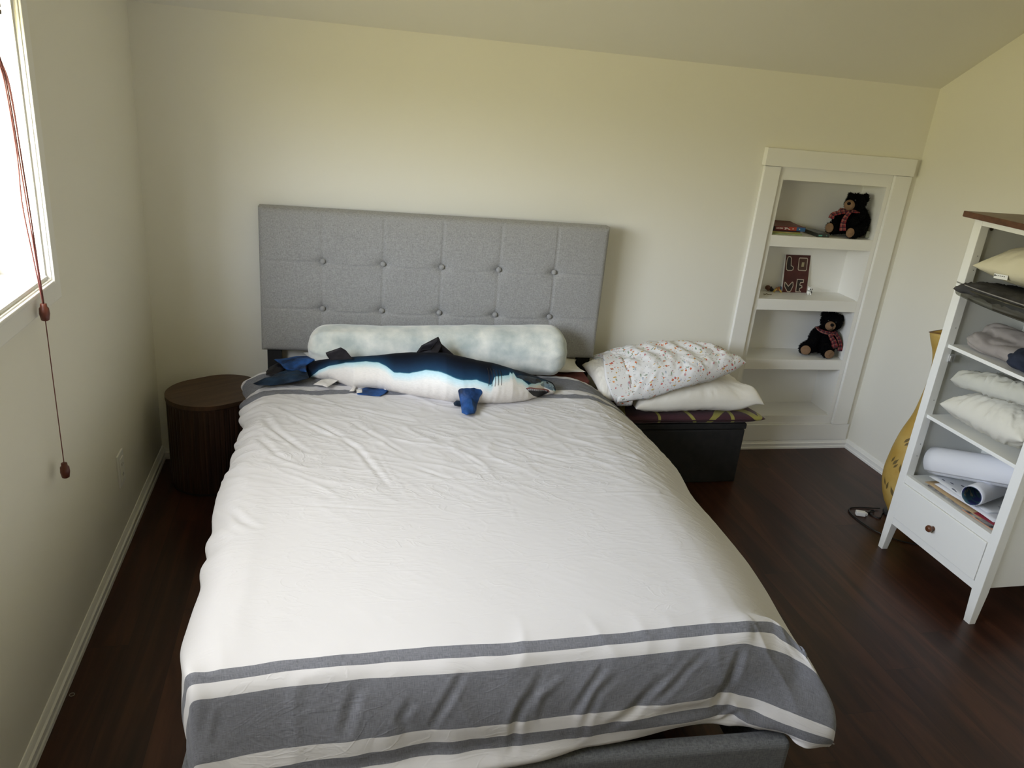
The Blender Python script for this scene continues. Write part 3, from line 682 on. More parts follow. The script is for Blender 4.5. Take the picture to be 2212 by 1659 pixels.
    ml = N(nt, 'ShaderNodeMath', operation='MULTIPLY'); nt.links.new(acc, ml.inputs[0]); nt.links.new(fd.outputs[0], ml.inputs[1])
    fn = N(nt, 'ShaderNodeTexNoise', Scale=60.0, Detail=4); nt.links.new(uvn.outputs[0], fn.inputs['Vector'])
    fa = N(nt, 'ShaderNodeMath', operation='MULTIPLY_ADD'); fa.inputs[1].default_value = .25; nt.links.new(fn.outputs[0], fa.inputs[0]); nt.links.new(ml.outputs[0], fa.inputs[2])
    bp = N(nt, 'ShaderNodeBump', Strength=.40, Distance=.0022); nt.links.new(fa.outputs[0], bp.inputs['Height']); nt.links.new(bp.outputs[0], bs.inputs['Normal'])
    return m
E_, NR_, UV_, B_, TH_ = make_duvet()
# close the skin: lip round the border then the lining
def closed_sheet(E, Nn, UV, th):
    a = np.linspace(0, PI, 6)[1:-1]
    m_ = E.shape[1]; jc = np.linspace(0, 41, m_); tv = th*(1-.75*np.clip((jc-32)/2.5, 0, 1))*np.ones((E.shape[0], 1)); low = E - Nn*tv[..., None]
    top = grid_mesh('duvet', E, uv=UV)
    n, m = E.shape[:2]
    me = top
    bm = bmesh.new(); bm.from_mesh(me); bm.verts.ensure_lookup_table()
    uvl = bm.loops.layers.uv.active
    vt = [bm.verts[i] for i in range(n*m)]
    st = 3
    ii = list(range(0, n, st)); ii = ii if ii[-1] == n-1 else ii+[n-1]
    border = [(i, 0) for i in range(n)] + [(n-1, j) for j in range(1, m)] + [(i, m-1) for i in range(n-2, -1, -1)] + [(0, j) for j in range(m-2, 0, -1)]
    prev = [vt[i*m+j] for i, j in border]; pts = np.array([E[i, j] for i, j in border]); nn = np.array([Nn[i, j] for i, j in border]); uvb = [UV[i, j] for i, j in border]
    # outward direction in the sheet
    tan = np.roll(pts, -1, 0)-np.roll(pts, 1, 0); tan /= np.linalg.norm(tan, axis=1, keepdims=True)+1e-9
    outd = np.cross(nn, tan); c = pts-E.reshape(-1, 3).mean(0)
    sgn = np.sign((outd*c).sum(1)); outd *= np.median(sgn)
    rings = [prev]
    for k in a:
        tb_ = np.array([tv[i, j] for i, j in border])[:, None]; q = pts - nn*(tb_/2)*(1-math.cos(k)) + outd*(tb_/2)*math.sin(k)
        rings.append([bm.verts.new(p) for p in q])
    lowv = {}
    for (i, j) in border: lowv[(i, j)] = bm.verts.new(low[i, j])
    rings.append([lowv[x] for x in border])
    L = len(border)
    for r0, r1 in zip(rings[:-1], rings[1:]):
        for k in range(L):
            k2 = (k+1) % L
            f = bm.faces.new((r0[k], r1[k], r1[k2], r0[k2]))
            for lp, q in zip(f.loops, (k, k, k2, k2)): lp[uvl].uv = uvb[q]
    # lining as a fan of quads reusing all columns at full resolution on the border only
    full = {}
    for i in range(n):
        for j in range(m):
            full[(i, j)] = lowv.get((i, j)) or bm.verts.new(low[i, j])
    for i in range(n-1):
        for j in range(m-1):
            f = bm.faces.new((full[(i, j)], full[(i, j+1)], full[(i+1, j+1)], full[(i+1, j)]))
            for lp, q in zip(f.loops, ((i, j), (i, j+1), (i+1, j+1), (i+1, j))): lp[uvl].uv = UV[q]
    bmesh.ops.recalc_face_normals(bm, faces=bm.faces)
    bm.to_mesh(me); bm.free(); return me
dv = tag(obj('duvet', closed_sheet(E_, NR_, UV_, TH_), stripe_mat(B_), smooth=True), 'rumpled white duvet with dark grey stripes at head and foot covering the bed', 'duvet')
dv.location = BO; dv.rotation_euler = (0, 0, BR)

# ------------------------------------------------------------------ cushions: generic closed pillow skin
def pillow_pts(Lx, Ly, T, n=56, m=44, pinch=.07, p=3.0, seed=0, wr=.006, flat=.55, rad=1.0, edgew=.5):
    """returns a closed (n, 2m, 3) ring grid; n along x"""
    out = np.zeros((n, 2*m, 3))
    U = np.sin(np.linspace(-PI/2, PI/2, n))*.5+np.linspace(-1, 1, n)*.5
    Vv = np.sin(np.linspace(-PI/2, PI/2, m))*.5+np.linspace(-1, 1, m)*.5
    for i, u in enumerate(U):
        for side in (0, 1):
            for j in range(m):
                v = Vv[j] if side == 0 else Vv[m-1-j]
                x = Lx/2*u*(1-pinch*(1-abs(v)**2.5)); y = Ly/2*v*(1-pinch*(1-abs(u)**2.5))
                h = (max(1-abs(u)**p, 0)*max(1-abs(v)**p, 0))**.5
                # corner ears
                z = T/2*h*(1 if side == 0 else -flat)
                e = max(abs(u), abs(v))
                rr = noise.noise((x*9+seed, y*9, seed*1.3+side*3)); r2 = noise.noise((u*14+seed, v*14, side*7+seed))
                ang = noise.noise((math.atan2(v, u)*6+seed, e*1.5, seed))
                fold = (1-abs(ang)*2.5)**2 if abs(ang) < .4 else 0
                z += (wr*rr*1.5 + wr*.5*r2 + wr*edgew*fold*e*e)*min(1, h*2.2)*(1 if side == 0 else -.6)
                out[i, side*m+j] = (x, y, z)
    return out
def pillow_mesh(name, P, bend=None):
    if bend is not None: P = bend(P)
    bm = bmesh.new()
    me = grid_mesh(name, P, closed_v=True)
    bm.from_mesh(me)
    bmesh.ops.remove_doubles(bm, verts=bm.verts, dist=1e-5)
    bmesh.ops.recalc_face_normals(bm, faces=bm.faces)
    bm.to_mesh(me); bm.free(); return me
def place(o, loc, rot): o.location = loc; o.rotation_euler = rot; return o

M_WPIL = mat('white_pillow_cotton', (.78, .77, .74), .85, bump=.25, bscale=50, bdist=.002)
P = pillow_pts(.60, .155, .055, seed=3, wr=.004)
o = tag(obj('bed_pillow', pillow_mesh('bed_pillow', P), M_WPIL, smooth=True), 'thin white pillow poking out under the right end of the grey bolster', 'pillow', 'flat white pillows under the bolster')
c = math.cos(BR); s_ = math.sin(BR)
def B2W(s, t, z): return (BO[0]+s*c-t*s_, BO[1]+s*s_+t*c, z)
place(o, B2W(1.02, -.052, .508), (0, 0, BR))
P = pillow_pts(.60, .155, .055, seed=11, wr=.004)
o = tag(obj('bed_pillow', pillow_mesh('bed_pillow', P), M_WPIL, smooth=True), 'thin white pillow poking out under the left end of the grey bolster', 'pillow', 'flat white pillows under the bolster')
place(o, B2W(.46, -.052, .508), (0, 0, BR))

# bolster
M_BOL = mat('plush_bolster', (.44, .50, .49), .95, (.84, .84, .78), 11, bump=.35, bscale=260, sheen=.6, bdist=.003, detail=6)
def bolster():
    n, m = 150, 60
    P = np.zeros((n, m, 3)); L0, L1 = .190, 1.215
    for i in range(n):
        f = i/(n-1); x = L0+(L1-L0)*f
        e0 = (x-L0)/.085; e1 = (L1-x)/.085
        r = .090
        if e0 < 1: r *= max(1-(1-e0)**2.4, 0)**.5
        if e1 < 1: r *= max(1-(1-e1)**2.6, 0)**.5
        r *= 1 + .17*max(0, (f-.50)/.50)**1.0 - .05*math.exp(-((f-.38)/.2)**2)
        r = max(r, .004)
        for j in range(m):
            a = 2*PI*j/m
            w = 0
            if e0 < 3.4:
                k = max(0, 1-e0/3.4); w += -.012*k*abs(math.sin(3.5*a+2+.6*math.sin(6*a)))*(1-.3*k)
            if e1 < 2.2: w += -.006*max(0, 1-e1/2.2)*abs(math.sin(4*a+1))
            w += .006*noise.noise((x*5, math.cos(a)*1.2, math.sin(a)*1.2)) + .003*noise.noise((x*14, math.cos(a)*3, math.sin(a)*3))
            rr = r + w*min(1, r/.05)
            zz = math.sin(a)*rr*1.0
            if zz < -.085: zz = -.085 + (zz+.085)*.35
            P[i, j] = (x, math.cos(a)*rr*1.12, zz)
        P[i, :, 1] += -.150 + .012*math.sin(f*3.0)
        P[i, :, 2] += .599 + .010*(f-.5)
    return P
bo = tag(obj('bolster', pillow_mesh('bolster', bolster()), M_BOL, smooth=True), 'long pale grey plush bolster pillow lying against the headboard', 'bolster')
bo.location = BO; bo.rotation_euler = (0, 0, BR)

# ------------------------------------------------------------------ stuffed shark on the bed
STN = [(0.202, -0.231, 0.529, 0.034, 0.027), (0.239, -0.24, 0.536, 0.044, 0.035), (0.275, -0.247, 0.54, 0.049, 0.039), (0.321, -0.281, 0.548, 0.059, 0.047), (0.367, -0.32, 0.556, 0.069, 0.056), (0.455, -0.33, 0.562, 0.078, 0.062), (0.515, -0.35, 0.569, 0.087, 0.07), (0.573, -0.373, 0.576, 0.096, 0.077), (0.689, -0.419, 0.584, 0.108, 0.085), (0.748, -0.434, 0.581, 0.103, 0.082), (0.808, -0.441, 0.576, 0.097, 0.077), (0.869, -0.441, 0.571, 0.09, 0.072), (0.931, -0.438, 0.563, 0.079, 0.063), (0.998, -0.419, 0.551, 0.064, 0.051), (1.041, -0.395, 0.542, 0.051, 0.041), (1.073, -0.37, 0.533, 0.04, 0.032), (1.099, -0.371, 0.529, 0.034, 0.027), (1.117, -0.367, 0.524, 0.028, 0.023)]
BD = [(0.202, 1.0), (0.239, 0.57), (0.275, 0.38), (0.336, 0.21), (0.408, 0.18), (0.455, 0.24), (0.479, 0.33), (0.509, 0.51), (0.561, 0.52), (0.619, 0.42), (0.66, 0.42), (0.719, 0.52), (0.748, 0.54), (0.796, 0.49), (0.845, 0.57), (0.863, 0.34), (0.9, 0.27), (0.925, 0.17), (0.944, 0.11), (0.931, 0.27), (0.971, 0.27), (0.998, 0.43), (1.034, 0.3), (1.086, 0.13), (1.117, 0.43)]
ST = np.array(STN)
# thread the nose and the tail to soft ends
ST = np.vstack([[.192, -.229, .527, .020, .016], ST, [1.127, -.368, .521, .015, .012], [1.131, -.368, .520, .004, .003]])
VN = (0.42, 0.907)      # (t, z) direction seen as "up" on the flank
def shark_at(s, a):
    t0, z0, w, h = [np.interp(s, ST[:, 0], ST[:, k]) for k in (1, 2, 3, 4)]
    return np.array([s, t0+w*math.cos(a), z0+h*math.sin(a)])
def flank_frac(s, p):
    t0, z0, w, h = [np.interp(s, ST[:, 0], ST[:, k]) for k in (1, 2, 3, 4)]
    A = math.hypot(w*VN[0], h*VN[1]); return (A-((p[1]-t0)*VN[0]+(p[2]-z0)*VN[1]))/(2*A)
def flank_pt(s, g, out=0.0):
    """point on the near side of the body at a fraction g from back (0) to belly (1)"""
    t0, z0, w, h = [np.interp(s, ST[:, 0], ST[:, k]) for k in (1, 2, 3, 4)]
    A = math.hypot(w*VN[0], h*VN[1]); q = min(max(1-2*g, -1), 1)
    ph = math.atan2(h*VN[1], w*VN[0]); a = ph + math.acos(q)
    return Vector((s, t0+(w+out)*math.cos(a), z0+(h+out)*math.sin(a)))
def shark_body():
    n, m = 420, 120
    ss = np.concatenate([[ST[0, 0]-.001], np.linspace(ST[0, 0], ST[-1, 0], n)])
    P = np.zeros((len(ss), m, 3)); UVv = np.zeros((len(ss), m, 2))
    bs = np.array([b[0] for b in BD]); bg = np.array([b[1] for b in BD])
    def bound(s):
        if s < .845: k = bs[:15]; return np.interp(s, k, bg[:15])
        if s < .9: return np.interp(s, (.845, .850, .863, .9), (.57, .55, .36, .30))
        if s < .950: return np.interp(s, (.9, .918, .925, .932, .938, .944, .950), (.29, .25, .16, .20, .13, .21, .29))
        return np.interp(s, (.95, .971, .998, 1.034, 1.086, 1.117, 1.14), (.29, .30, .45, .33, .18, .55, .9))
    for i, s in enumerate(ss):
        s_e = max(s, ST[0, 0])
        for j in range(m):
            a = 2*PI*j/m
            p = shark_at(s_e, a)
            if i == 0: p = np.array([s_e-.002, np.interp(s_e, ST[:, 0], ST[:, 1]), np.interp(s_e, ST[:, 0], ST[:, 2])])
            g = flank_frac(s_e, p)
            # soft stuffing wrinkles on the belly
            wv = .0016*noise.noise((s_e*60, g*4, 2)) if g > .6 else .0006*noise.noise((s_e*30, g*6, 1))
            wv += .0015*noise.noise((s_e*12, a, 4))
            p[1] += math.cos(a)*wv; p[2] += math.sin(a)*wv
            near = math.sin(a)*VN[1]+math.cos(a)*VN[0] if False else 0
            P[i, j] = p
            # the far flank mirrors the near one
            UVv[i, j] = (s_e, g - bound(s_e))
    me = grid_mesh('shark_body', P, closed_v=True, uv=UVv)
    bm = bmesh.new(); bm.from_mesh(me); bmesh.ops.recalc_face_normals(bm, faces=bm.faces); bm.to_mesh(me); bm.free()
    return me
def shark_mat():
    m, nt, b = nodes('printed_shark_plush'); b.inputs['Roughness'].default_value = .7; b.inputs['Specular IOR Level'].default_value = .12
    u = N(nt, 'ShaderNodeUVMap'); sp = N(nt, 'ShaderNodeSeparateXYZ'); nt.links.new(u.outputs[0], sp.inputs[0])
    mp = N(nt, 'ShaderNodeMapping'); mp.inputs['Scale'].default_value = (30, 14, 1); nt.links.new(u.outputs[0], mp.inputs[0])
    nz = N(nt, 'ShaderNodeTexNoise', Scale=1.0, Detail=5); nt.links.new(mp.outputs[0], nz.inputs['Vector'])
    a = N(nt, 'ShaderNodeMath', operation='MULTIPLY_ADD'); a.inputs[1].default_value = .035; of = N(nt, 'ShaderNodeMath', operation='SUBTRACT'); of.inputs[1].default_value = .03; nt.links.new(sp.outputs['Y'], of.inputs[0]); nt.links.new(nz.outputs[0], a.inputs[0]); nt.links.new(of.outputs[0], a.inputs[2])
    mr_ = N(nt, 'ShaderNodeMapRange'); mr_.inputs['From Min'].default_value = -.6; mr_.inputs['From Max'].default_value = .6; nt.links.new(a.outputs[0], mr_.inputs['Value'])
    r = N(nt, 'ShaderNodeValToRGB'); e = r.color_ramp.elements
    # distance above / below the wavy flank line, back to belly
    e[0].position = 0.0; e[0].color = (.003, .004, .008, 1); e[1].position = 1; e[1].color = (.78, .74, .70, 1)
    for p, c_ in ((.18, (.003, .005, .012, 1)), (.30, (.006, .014, .032, 1)), (.42, (.010, .034, .078, 1)), (.485, (.012, .048, .10, 1)), (.503, (.02, .11, .18, 1)), (.515, (.42, .66, .74, 1)), (.575, (.58, .75, .80, 1)), (.68, (.80, .79, .76, 1)), (.8, (.80, .765, .73, 1))):
        k = e.new(p); k.color = c_
    nt.links.new(mr_.outputs[0], r.inputs[0])
    n2 = N(nt, 'ShaderNodeTexNoise', Scale=3.0, Detail=6); nt.links.new(mp.outputs[0], n2.inputs['Vector'])
    dk = N(nt, 'ShaderNodeMapRange'); dk.inputs['From Min'].default_value = .35; dk.inputs['From Max'].default_value = .6; dk.inputs['To Min'].default_value = .88; nt.links.new(n2.outputs[0], dk.inputs['Value'])
    mx = N(nt, 'ShaderNodeMix', data_type='RGBA', blend_type='MULTIPLY'); mx.inputs['Factor'].default_value = .6; nt.links.new(r.outputs[0], mx.inputs['A']); nt.links.new(dk.outputs[0], mx.inputs['B'])
    nt.links.new(mx.outputs['Result'], b.inputs['Base Color'])
    return m
sh = empty('stuffed_shark', 'long blue and white plush shark lying across the head of the bed', 'stuffed toy', BO, BR)
shb = obj('body', shark_body(), shark_mat(), sh, smooth=True)
def satin(name, c1, c2): return mat(name, c1, .55, c2, 16, bump=.7, bscale=38, stretch=(1, 1, 1), bdist=.006, spec=.22)
M_FBL = satin('blue_satin', (.004, .014, .045), (.022, .095, .32)); M_FDK = satin('navy_satin', (.004, .010, .022), (.012, .035, .075))
M_FBK = satin('black_satin', (.008, .007, .009), (.018, .016, .02)); M_FWH = satin('white_satin', (.70, .67, .66), (.80, .78, .77))
def fin(name, pts, m, th=.010, seed=0, label=None, ctr=None, rumple=.004):
    P = [Vector(p) for p in pts]
    # refine the outline
    Q = []
    for i in range(len(P)):
        a, b_ = P[i], P[(i+1) % len(P)]; k = max(1, int((b_-a).length/.008))
        Q += [a.lerp(b_, x/k) for x in range(k)]
    # normal by Newell
    nrm = Vector((0, 0, 0))
    for i in range(len(Q)):
        a, b_ = Q[i], Q[(i+1) % len(Q)]
        nrm += Vector(((a.y-b_.y)*(a.z+b_.z), (a.z-b_.z)*(a.x+b_.x), (a.x-b_.x)*(a.y+b_.y)))
    nrm.normalize()
    C_ = Vector(ctr) if ctr else sum(Q, Vector())/len(Q)
    bm = bmesh.new(); lev = [0, .06, .16, .32, .52, .76]
    def layer(sg):
        R = []
        for l in lev:
            rr = []
            for k, q in enumerate(Q):
                p = q.lerp(C_, l); w = noise.noise((p.x*45+seed, p.y*45, p.z*45))*rumple + noise.noise((p.x*16+seed, p.y*16, p.z*16))*rumple*1.4
                h = th/2*(1-(1-min(1, l/.5))**2)**.5 if l > 0 else 0
                rr.append(bm.verts.new(p + nrm*(sg*h + w*(min(1, l*4)))))
            R.append(rr)
        cv = bm.verts.new(C_ + nrm*sg*th/2)
        for a, b_ in zip(R[:-1], R[1:]):
            for k in range(len(Q)):
                k2 = (k+1) % len(Q); bm.faces.new((a[k], a[k2], b_[k2], b_[k]))
        for k in range(len(Q)): bm.faces.new((R[-1][k], R[-1][(k+1) % len(Q)], cv))
    layer(1); layer(-1)
    bmesh.ops.remove_doubles(bm, verts=bm.verts, dist=1e-5)
    bmesh.ops.recalc_face_normals(bm, faces=bm.faces)
    o = obj(name, bm, m, sh, smooth=True)
    if label: o['label'] = label
    return o
TAILU = [[0.222, -0.212, 0.565], [0.189, -0.148, 0.555], [0.147, -0.121, 0.542], [0.102, -0.128, 0.535], [0.063, -0.14, 0.535], [0.092, -0.187, 0.535], [0.108, -0.234, 0.535], [0.121, -0.25, 0.535], [0.158, -0.278, 0.542], [0.197, -0.321, 0.554], [0.19, -0.249, 0.553]]
TAILB = [[0.079, -0.131, 0.52], [0.052, -0.185, 0.52], [0.044, -0.232, 0.52], [0.048, -0.272, 0.52], [0.08, -0.271, 0.52], [0.114, -0.211, 0.52], [0.102, -0.176, 0.52]]
TAILL = [[0.193, -0.266, 0.542], [0.208, -0.356, 0.545], [0.166, -0.364, 0.534], [0.128, -0.367, 0.525], [0.072, -0.385, 0.525], [0.032, -0.388, 0.525], [0.014, -0.373, 0.525], [0.035, -0.348, 0.525], [0.056, -0.319, 0.525], [0.081, -0.278, 0.525], [0.109, -0.242, 0.525], [0.121, -0.224, 0.526]]
DORS = [[0.592, -0.316, 0.636], [0.612, -0.316, 0.668], [0.673, -0.313, 0.703], [0.685, -0.313, 0.676], [0.741, -0.311, 0.628], [0.666, -0.314, 0.627]]
DORS2 = [[0.265, -0.349, 0.641], [0.319, -0.347, 0.662], [0.337, -0.346, 0.651], [0.363, -0.345, 0.617], [0.282, -0.348, 0.612], [0.27, -0.349, 0.629]]
PECT = [[0.725, -0.517, 0.593], [0.78, -0.509, 0.6], [0.835, -0.515, 0.589], [0.822, -0.531, 0.572], [0.807, -0.545, 0.555], [0.796, -0.565, 0.532], [0.791, -0.592, 0.525], [0.782, -0.618, 0.525], [0.751, -0.632, 0.525], [0.737, -0.615, 0.525], [0.739, -0.567, 0.532], [0.736, -0.555, 0.546], [0.731, -0.537, 0.57]]
PECTB = [[0.717, -0.529, 0.525], [0.728, -0.508, 0.525], [0.761, -0.504, 0.525], [0.756, -0.546, 0.525], [0.718, -0.548, 0.525]]
PELV = [[0.223, -0.37, 0.525], [0.249, -0.323, 0.525], [0.278, -0.309, 0.525], [0.311, -0.324, 0.525], [0.273, -0.397, 0.525], [0.257, -0.381, 0.525]]
ANAL = [[0.362, -0.333, 0.52], [0.376, -0.333, 0.52], [0.375, -0.382, 0.52], [0.369, -0.418, 0.52], [0.352, -0.419, 0.52], [0.365, -0.382, 0.52]]
CLASP = [[0.38, -0.441, 0.518], [0.377, -0.401, 0.518], [0.433, -0.359, 0.518], [0.474, -0.373, 0.518], [0.494, -0.396, 0.518], [0.478, -0.433, 0.518], [0.46, -0.456, 0.518]]
fin('tail_fin', TAILU, M_FBL, .014, 1, 'upper tail lobe in bright blue satin', rumple=.005)
fin('tail_fin', TAILB, M_FBK, .010, 2, 'black tip of the tail')
fin('tail_fin', TAILL, M_FDK, .014, 3, 'lower tail lobe in dark navy satin', rumple=.005)
fin('dorsal_fin', DORS, M_FBK, .012, 4, 'tall black fin on the back', rumple=.005)
fin('dorsal_fin', [(.60, -.322, .640), (.612, -.345, .660), (.640, -.350, .664), (.676, -.325, .700), (.684, -.330, .672), (.672, -.350, .652), (.64, -.352, .643)], M_FBK, .006, 5)
fin('rear_dorsal_fin', DORS2, M_FBK, .010, 6)
fin('pectoral_fin', PECT, M_FBL, .014, 7, 'bright blue side fin folded down on the duvet')
fin('pectoral_fin', PECTB, M_FDK, .010, 8)
fin('pelvic_fin', PELV, M_FWH, .006, 9, 'small white fin under the tail', rumple=.002)
fin('anal_fin', ANAL, M_FWH, .004, 10, rumple=.001)
fin('pelvic_fin', CLASP, M_FBL, .008, 11, 'small blue and white checked fin under the belly', rumple=.003)
fin('fin_tip', [(.466, -.372, .523), (.486, -.380, .523), (.494, -.396, .523), (.480, -.406, .523), (.470, -.392, .523)], M_FWH, .003, 12, rumple=.001)
fin('fin_tip', [(.378, -.442, .523), (.377, -.410, .523), (.398, -.405, .523), (.398, -.436, .523)], M_FWH, .003, 13, rumple=.001)
# mouth, teeth, eye, gill slits on the near flank
M_MOUTH = mat('mouth_black', (.012, .010, .012), .6); M_TOOTH = mat('tooth_white', (.75, .75, .78), .5); M_GUM = mat('gum_pink', (.30, .09, .08), .6)
mouth = [(.985, .60), (1.00, .56), (1.03, .60), (1.06, .64), (1.092, .68), (1.098, .80), (1.088, .90), (1.070, 1.0), (1.045, .97), (1.02, .86), (1.0, .72)]
def patch(name, poly, m, out, parent=sh, mid=None):
    bm = bmesh.new(); Q = []
    for i in range(len(poly)):
        a, b_ = poly[i], poly[(i+1) % len(poly)]
        Q += [(a[0]+(b_[0]-a[0])*k/5, a[1]+(b_[1]-a[1])*k/5) for k in range(5)]
    cs = sum(q[0] for q in Q)/len(Q); cg = sum(q[1] for q in Q)/len(Q)
    R = []
    for l in (0, 0, .25, .5, .75): 
        o_ = -.004 if not R else out
        R.append([bm.verts.new(flank_pt(q[0]+(cs-q[0])*l, q[1]+(cg-q[1])*l, o_)) for q in Q])
    cv = bm.verts.new(flank_pt(cs, cg, out))
    for a, b_ in zip(R[:-1], R[1:]):
        for k in range(len(Q)): bm.faces.new((a[k], a[(k+1) % len(Q)], b_[(k+1) % len(Q)], b_[k]))
    for k in range(len(Q)): bm.faces.new((R[-1][k], R[-1][(k+1) % len(Q)], cv))
    bmesh.ops.recalc_face_normals(bm, faces=bm.faces)
    return obj(name, bm, m, parent)
patch('mouth', mouth, M_MOUTH, .0016)
gum = bmesh.new(); tube(gum, [flank_pt(s, g, .003) for s, g in ((.990, .60), (1.004, .575), (1.03, .615), (1.06, .655), (1.088, .70), (1.094, .80))], .0018, 6); obj('gum', gum, M_GUM, sh, smooth=True)
te = bmesh.new()
tp = [(.994, .62), (1.006, .60), (1.032, .64), (1.062, .68), (1.084, .72)]
for k in range(22):
    f = k/21; s = np.interp(f, (0, .13, .42, .75, 1), [p[0] for p in tp]); g = np.interp(f, (0, .13, .42, .75, 1), [p[1] for p in tp])
    a = flank_pt(s-.0018, g, .0022); b_ = flank_pt(s+.0018, g, .0022); d_ = flank_pt(s, g+.085, .0026); e_ = flank_pt(s, g+.02, .0050)
    va, vb, vc, ve = [te.verts.new(q) for q in (a, b_, d_, e_)]
    te.faces.new((va, vb, ve)); te.faces.new((vb, vc, ve)); te.faces.new((vc, va, ve)); te.faces.new((va, vc, vb))
obj('teeth', te, M_TOOTH, sh)
patch('face_marking', [(.945, .26), (.965, .20), (.99, .17), (1.02, .15), (1.05, .17), (1.066, .24), (1.060, .33), (1.045, .36), (1.03, .42), (1.012, .42), (.998, .36), (.98, .34), (.96, .30)], mat('marking_black', (.006, .009, .02), .5, (.02, .05, .10), 90), .0010)
patch('snout_tint', [(1.068, .22), (1.09, .16), (1.112, .20), (1.120, .45), (1.112, .70), (1.098, .66), (1.080, .58), (1.060, .50), (1.055, .42), (1.07, .34)], mat('snout_blue', (.10, .16, .22), .5, (.26, .34, .40), 60), .0008)
patch('eye', [(1.035, .22), (1.043, .18), (1.056, .20), (1.060, .27), (1.052, .32), (1.040, .29)], M_MOUTH, .0022)
patch('nostril', [(1.085, .20), (1.092, .20), (1.094, .30), (1.086, .31)], M_MOUTH, .0020)
for k in range(5):
    s = .838+k*.0118; bmg = bmesh.new()
    tube(bmg, [flank_pt(s+.003*math.sin(x*3), .20+.42*x*(1 if k < 4 else .9), .0004) for x in np.linspace(0, 1, 9)], .0011, 5); obj('gill_slit', bmg, M_MOUTH, sh)

# ------------------------------------------------------------------ hamper in the corner
M_HAMP = mat('walnut_slats', (.020, .0085, .0045), .5, (.052, .023, .012), 26, bump=.3, bscale=60, stretch=(3, 3, .15), spec=.4)
M_HLID = mat('walnut_lid', (.050, .026, .014), .45, (.095, .050, .028), 7, bump=.2, bscale=30, stretch=(.6, 8, 1), spec=.4)
hm = empty('laundry_hamper', 'dark brown oval slatted hamper with lid in the left corner beside the bed', 'hamper', (.251, -.181, 0), .571)
def stadium(r, c, n=48, rip=0.0):
    out = []
    L = 2*PI*r + 4*c
    for k in range(n):
        s = L*k/n
        if s < c: x, y, nx, ny = s, -r, 0, -1
        elif s < c+PI*r:
            a = -PI/2+(s-c)/r; x, y, nx, ny = c+r*math.cos(a), r*math.sin(a), math.cos(a), math.sin(a)
        elif s < 3*c+PI*r: x, y, nx, ny = c-(s-c-PI*r), r, 0, 1
        elif s < 3*c+2*PI*r:
            a = PI/2+(s-3*c-PI*r)/r; x, y, nx, ny = -c+r*math.cos(a), r*math.sin(a), math.cos(a), math.sin(a)
        else: x, y, nx, ny = -c+(s-3*c-2*PI*r), -r, 0, -1
        d = rip if (k % 4) in (0,) else 0
        out.append((x-nx*d, y-ny*d))
    return out
def prism(bm, outl, z0, z1, cap=True, mi=0, smooth=False):
    a = [bm.verts.new((x, y, z0)) for x, y in outl]; b = [bm.verts.new((x, y, z1)) for x, y in outl]
    n = len(outl)
    for k in range(n):
        f = bm.faces.new((a[k], a[(k+1) % n], b[(k+1) % n], b[k])); f.smooth = smooth; f.material_index = mi
    if cap: bm.faces.new(a[::-1]).material_index = mi; bm.faces.new(b).material_index = mi
HR, HC = .150, .035
bm = bmesh.new(); prism(bm, stadium(HR, HC, 224, .0022), .012, .358); obj('slatted_body', bm, M_HAMP, hm)
bm = bmesh.new(); prism(bm, stadium(HR-.006, HC, 96), .0, .012); obj('base', bm, M_BLACK, hm)
bm = bmesh.new(); prism(bm, stadium(HR+.001, HC, 96), .358, .364); obj('rim', bm, M_HAMP, hm)
bm = bmesh.new(); prism(bm, stadium(HR+.003, HC, 96), .366, .383)
ed = [e for e in bm.edges if abs(e.verts[0].co.z-.383) < 1e-6 and abs(e.verts[1].co.z-.383) < 1e-6]
bmesh.ops.bevel(bm, geom=ed, offset=.004, segments=3, profile=.5, affect='EDGES')
obj('lid', bm, M_HLID, hm)

# ------------------------------------------------------------------ black box with cushion and two pillows
M_BOX = mat('black_fabric_box', (.008, .008, .008), .8, (.014, .013, .013), 30, bump=.2, bscale=300)
sb = empty('storage_box', 'black fabric storage box on the floor between the bed and the shelves', 'box', (2.18, -.19, 0))
obj('box_body', bx(-.325, .313, -.150, .150, 0.0, .262, bev=.006), M_BOX, sb)
obj('box_lid', bx(-.328, .316, -.153, .153, .264, .292, bev=.006), M_BOX, sb)

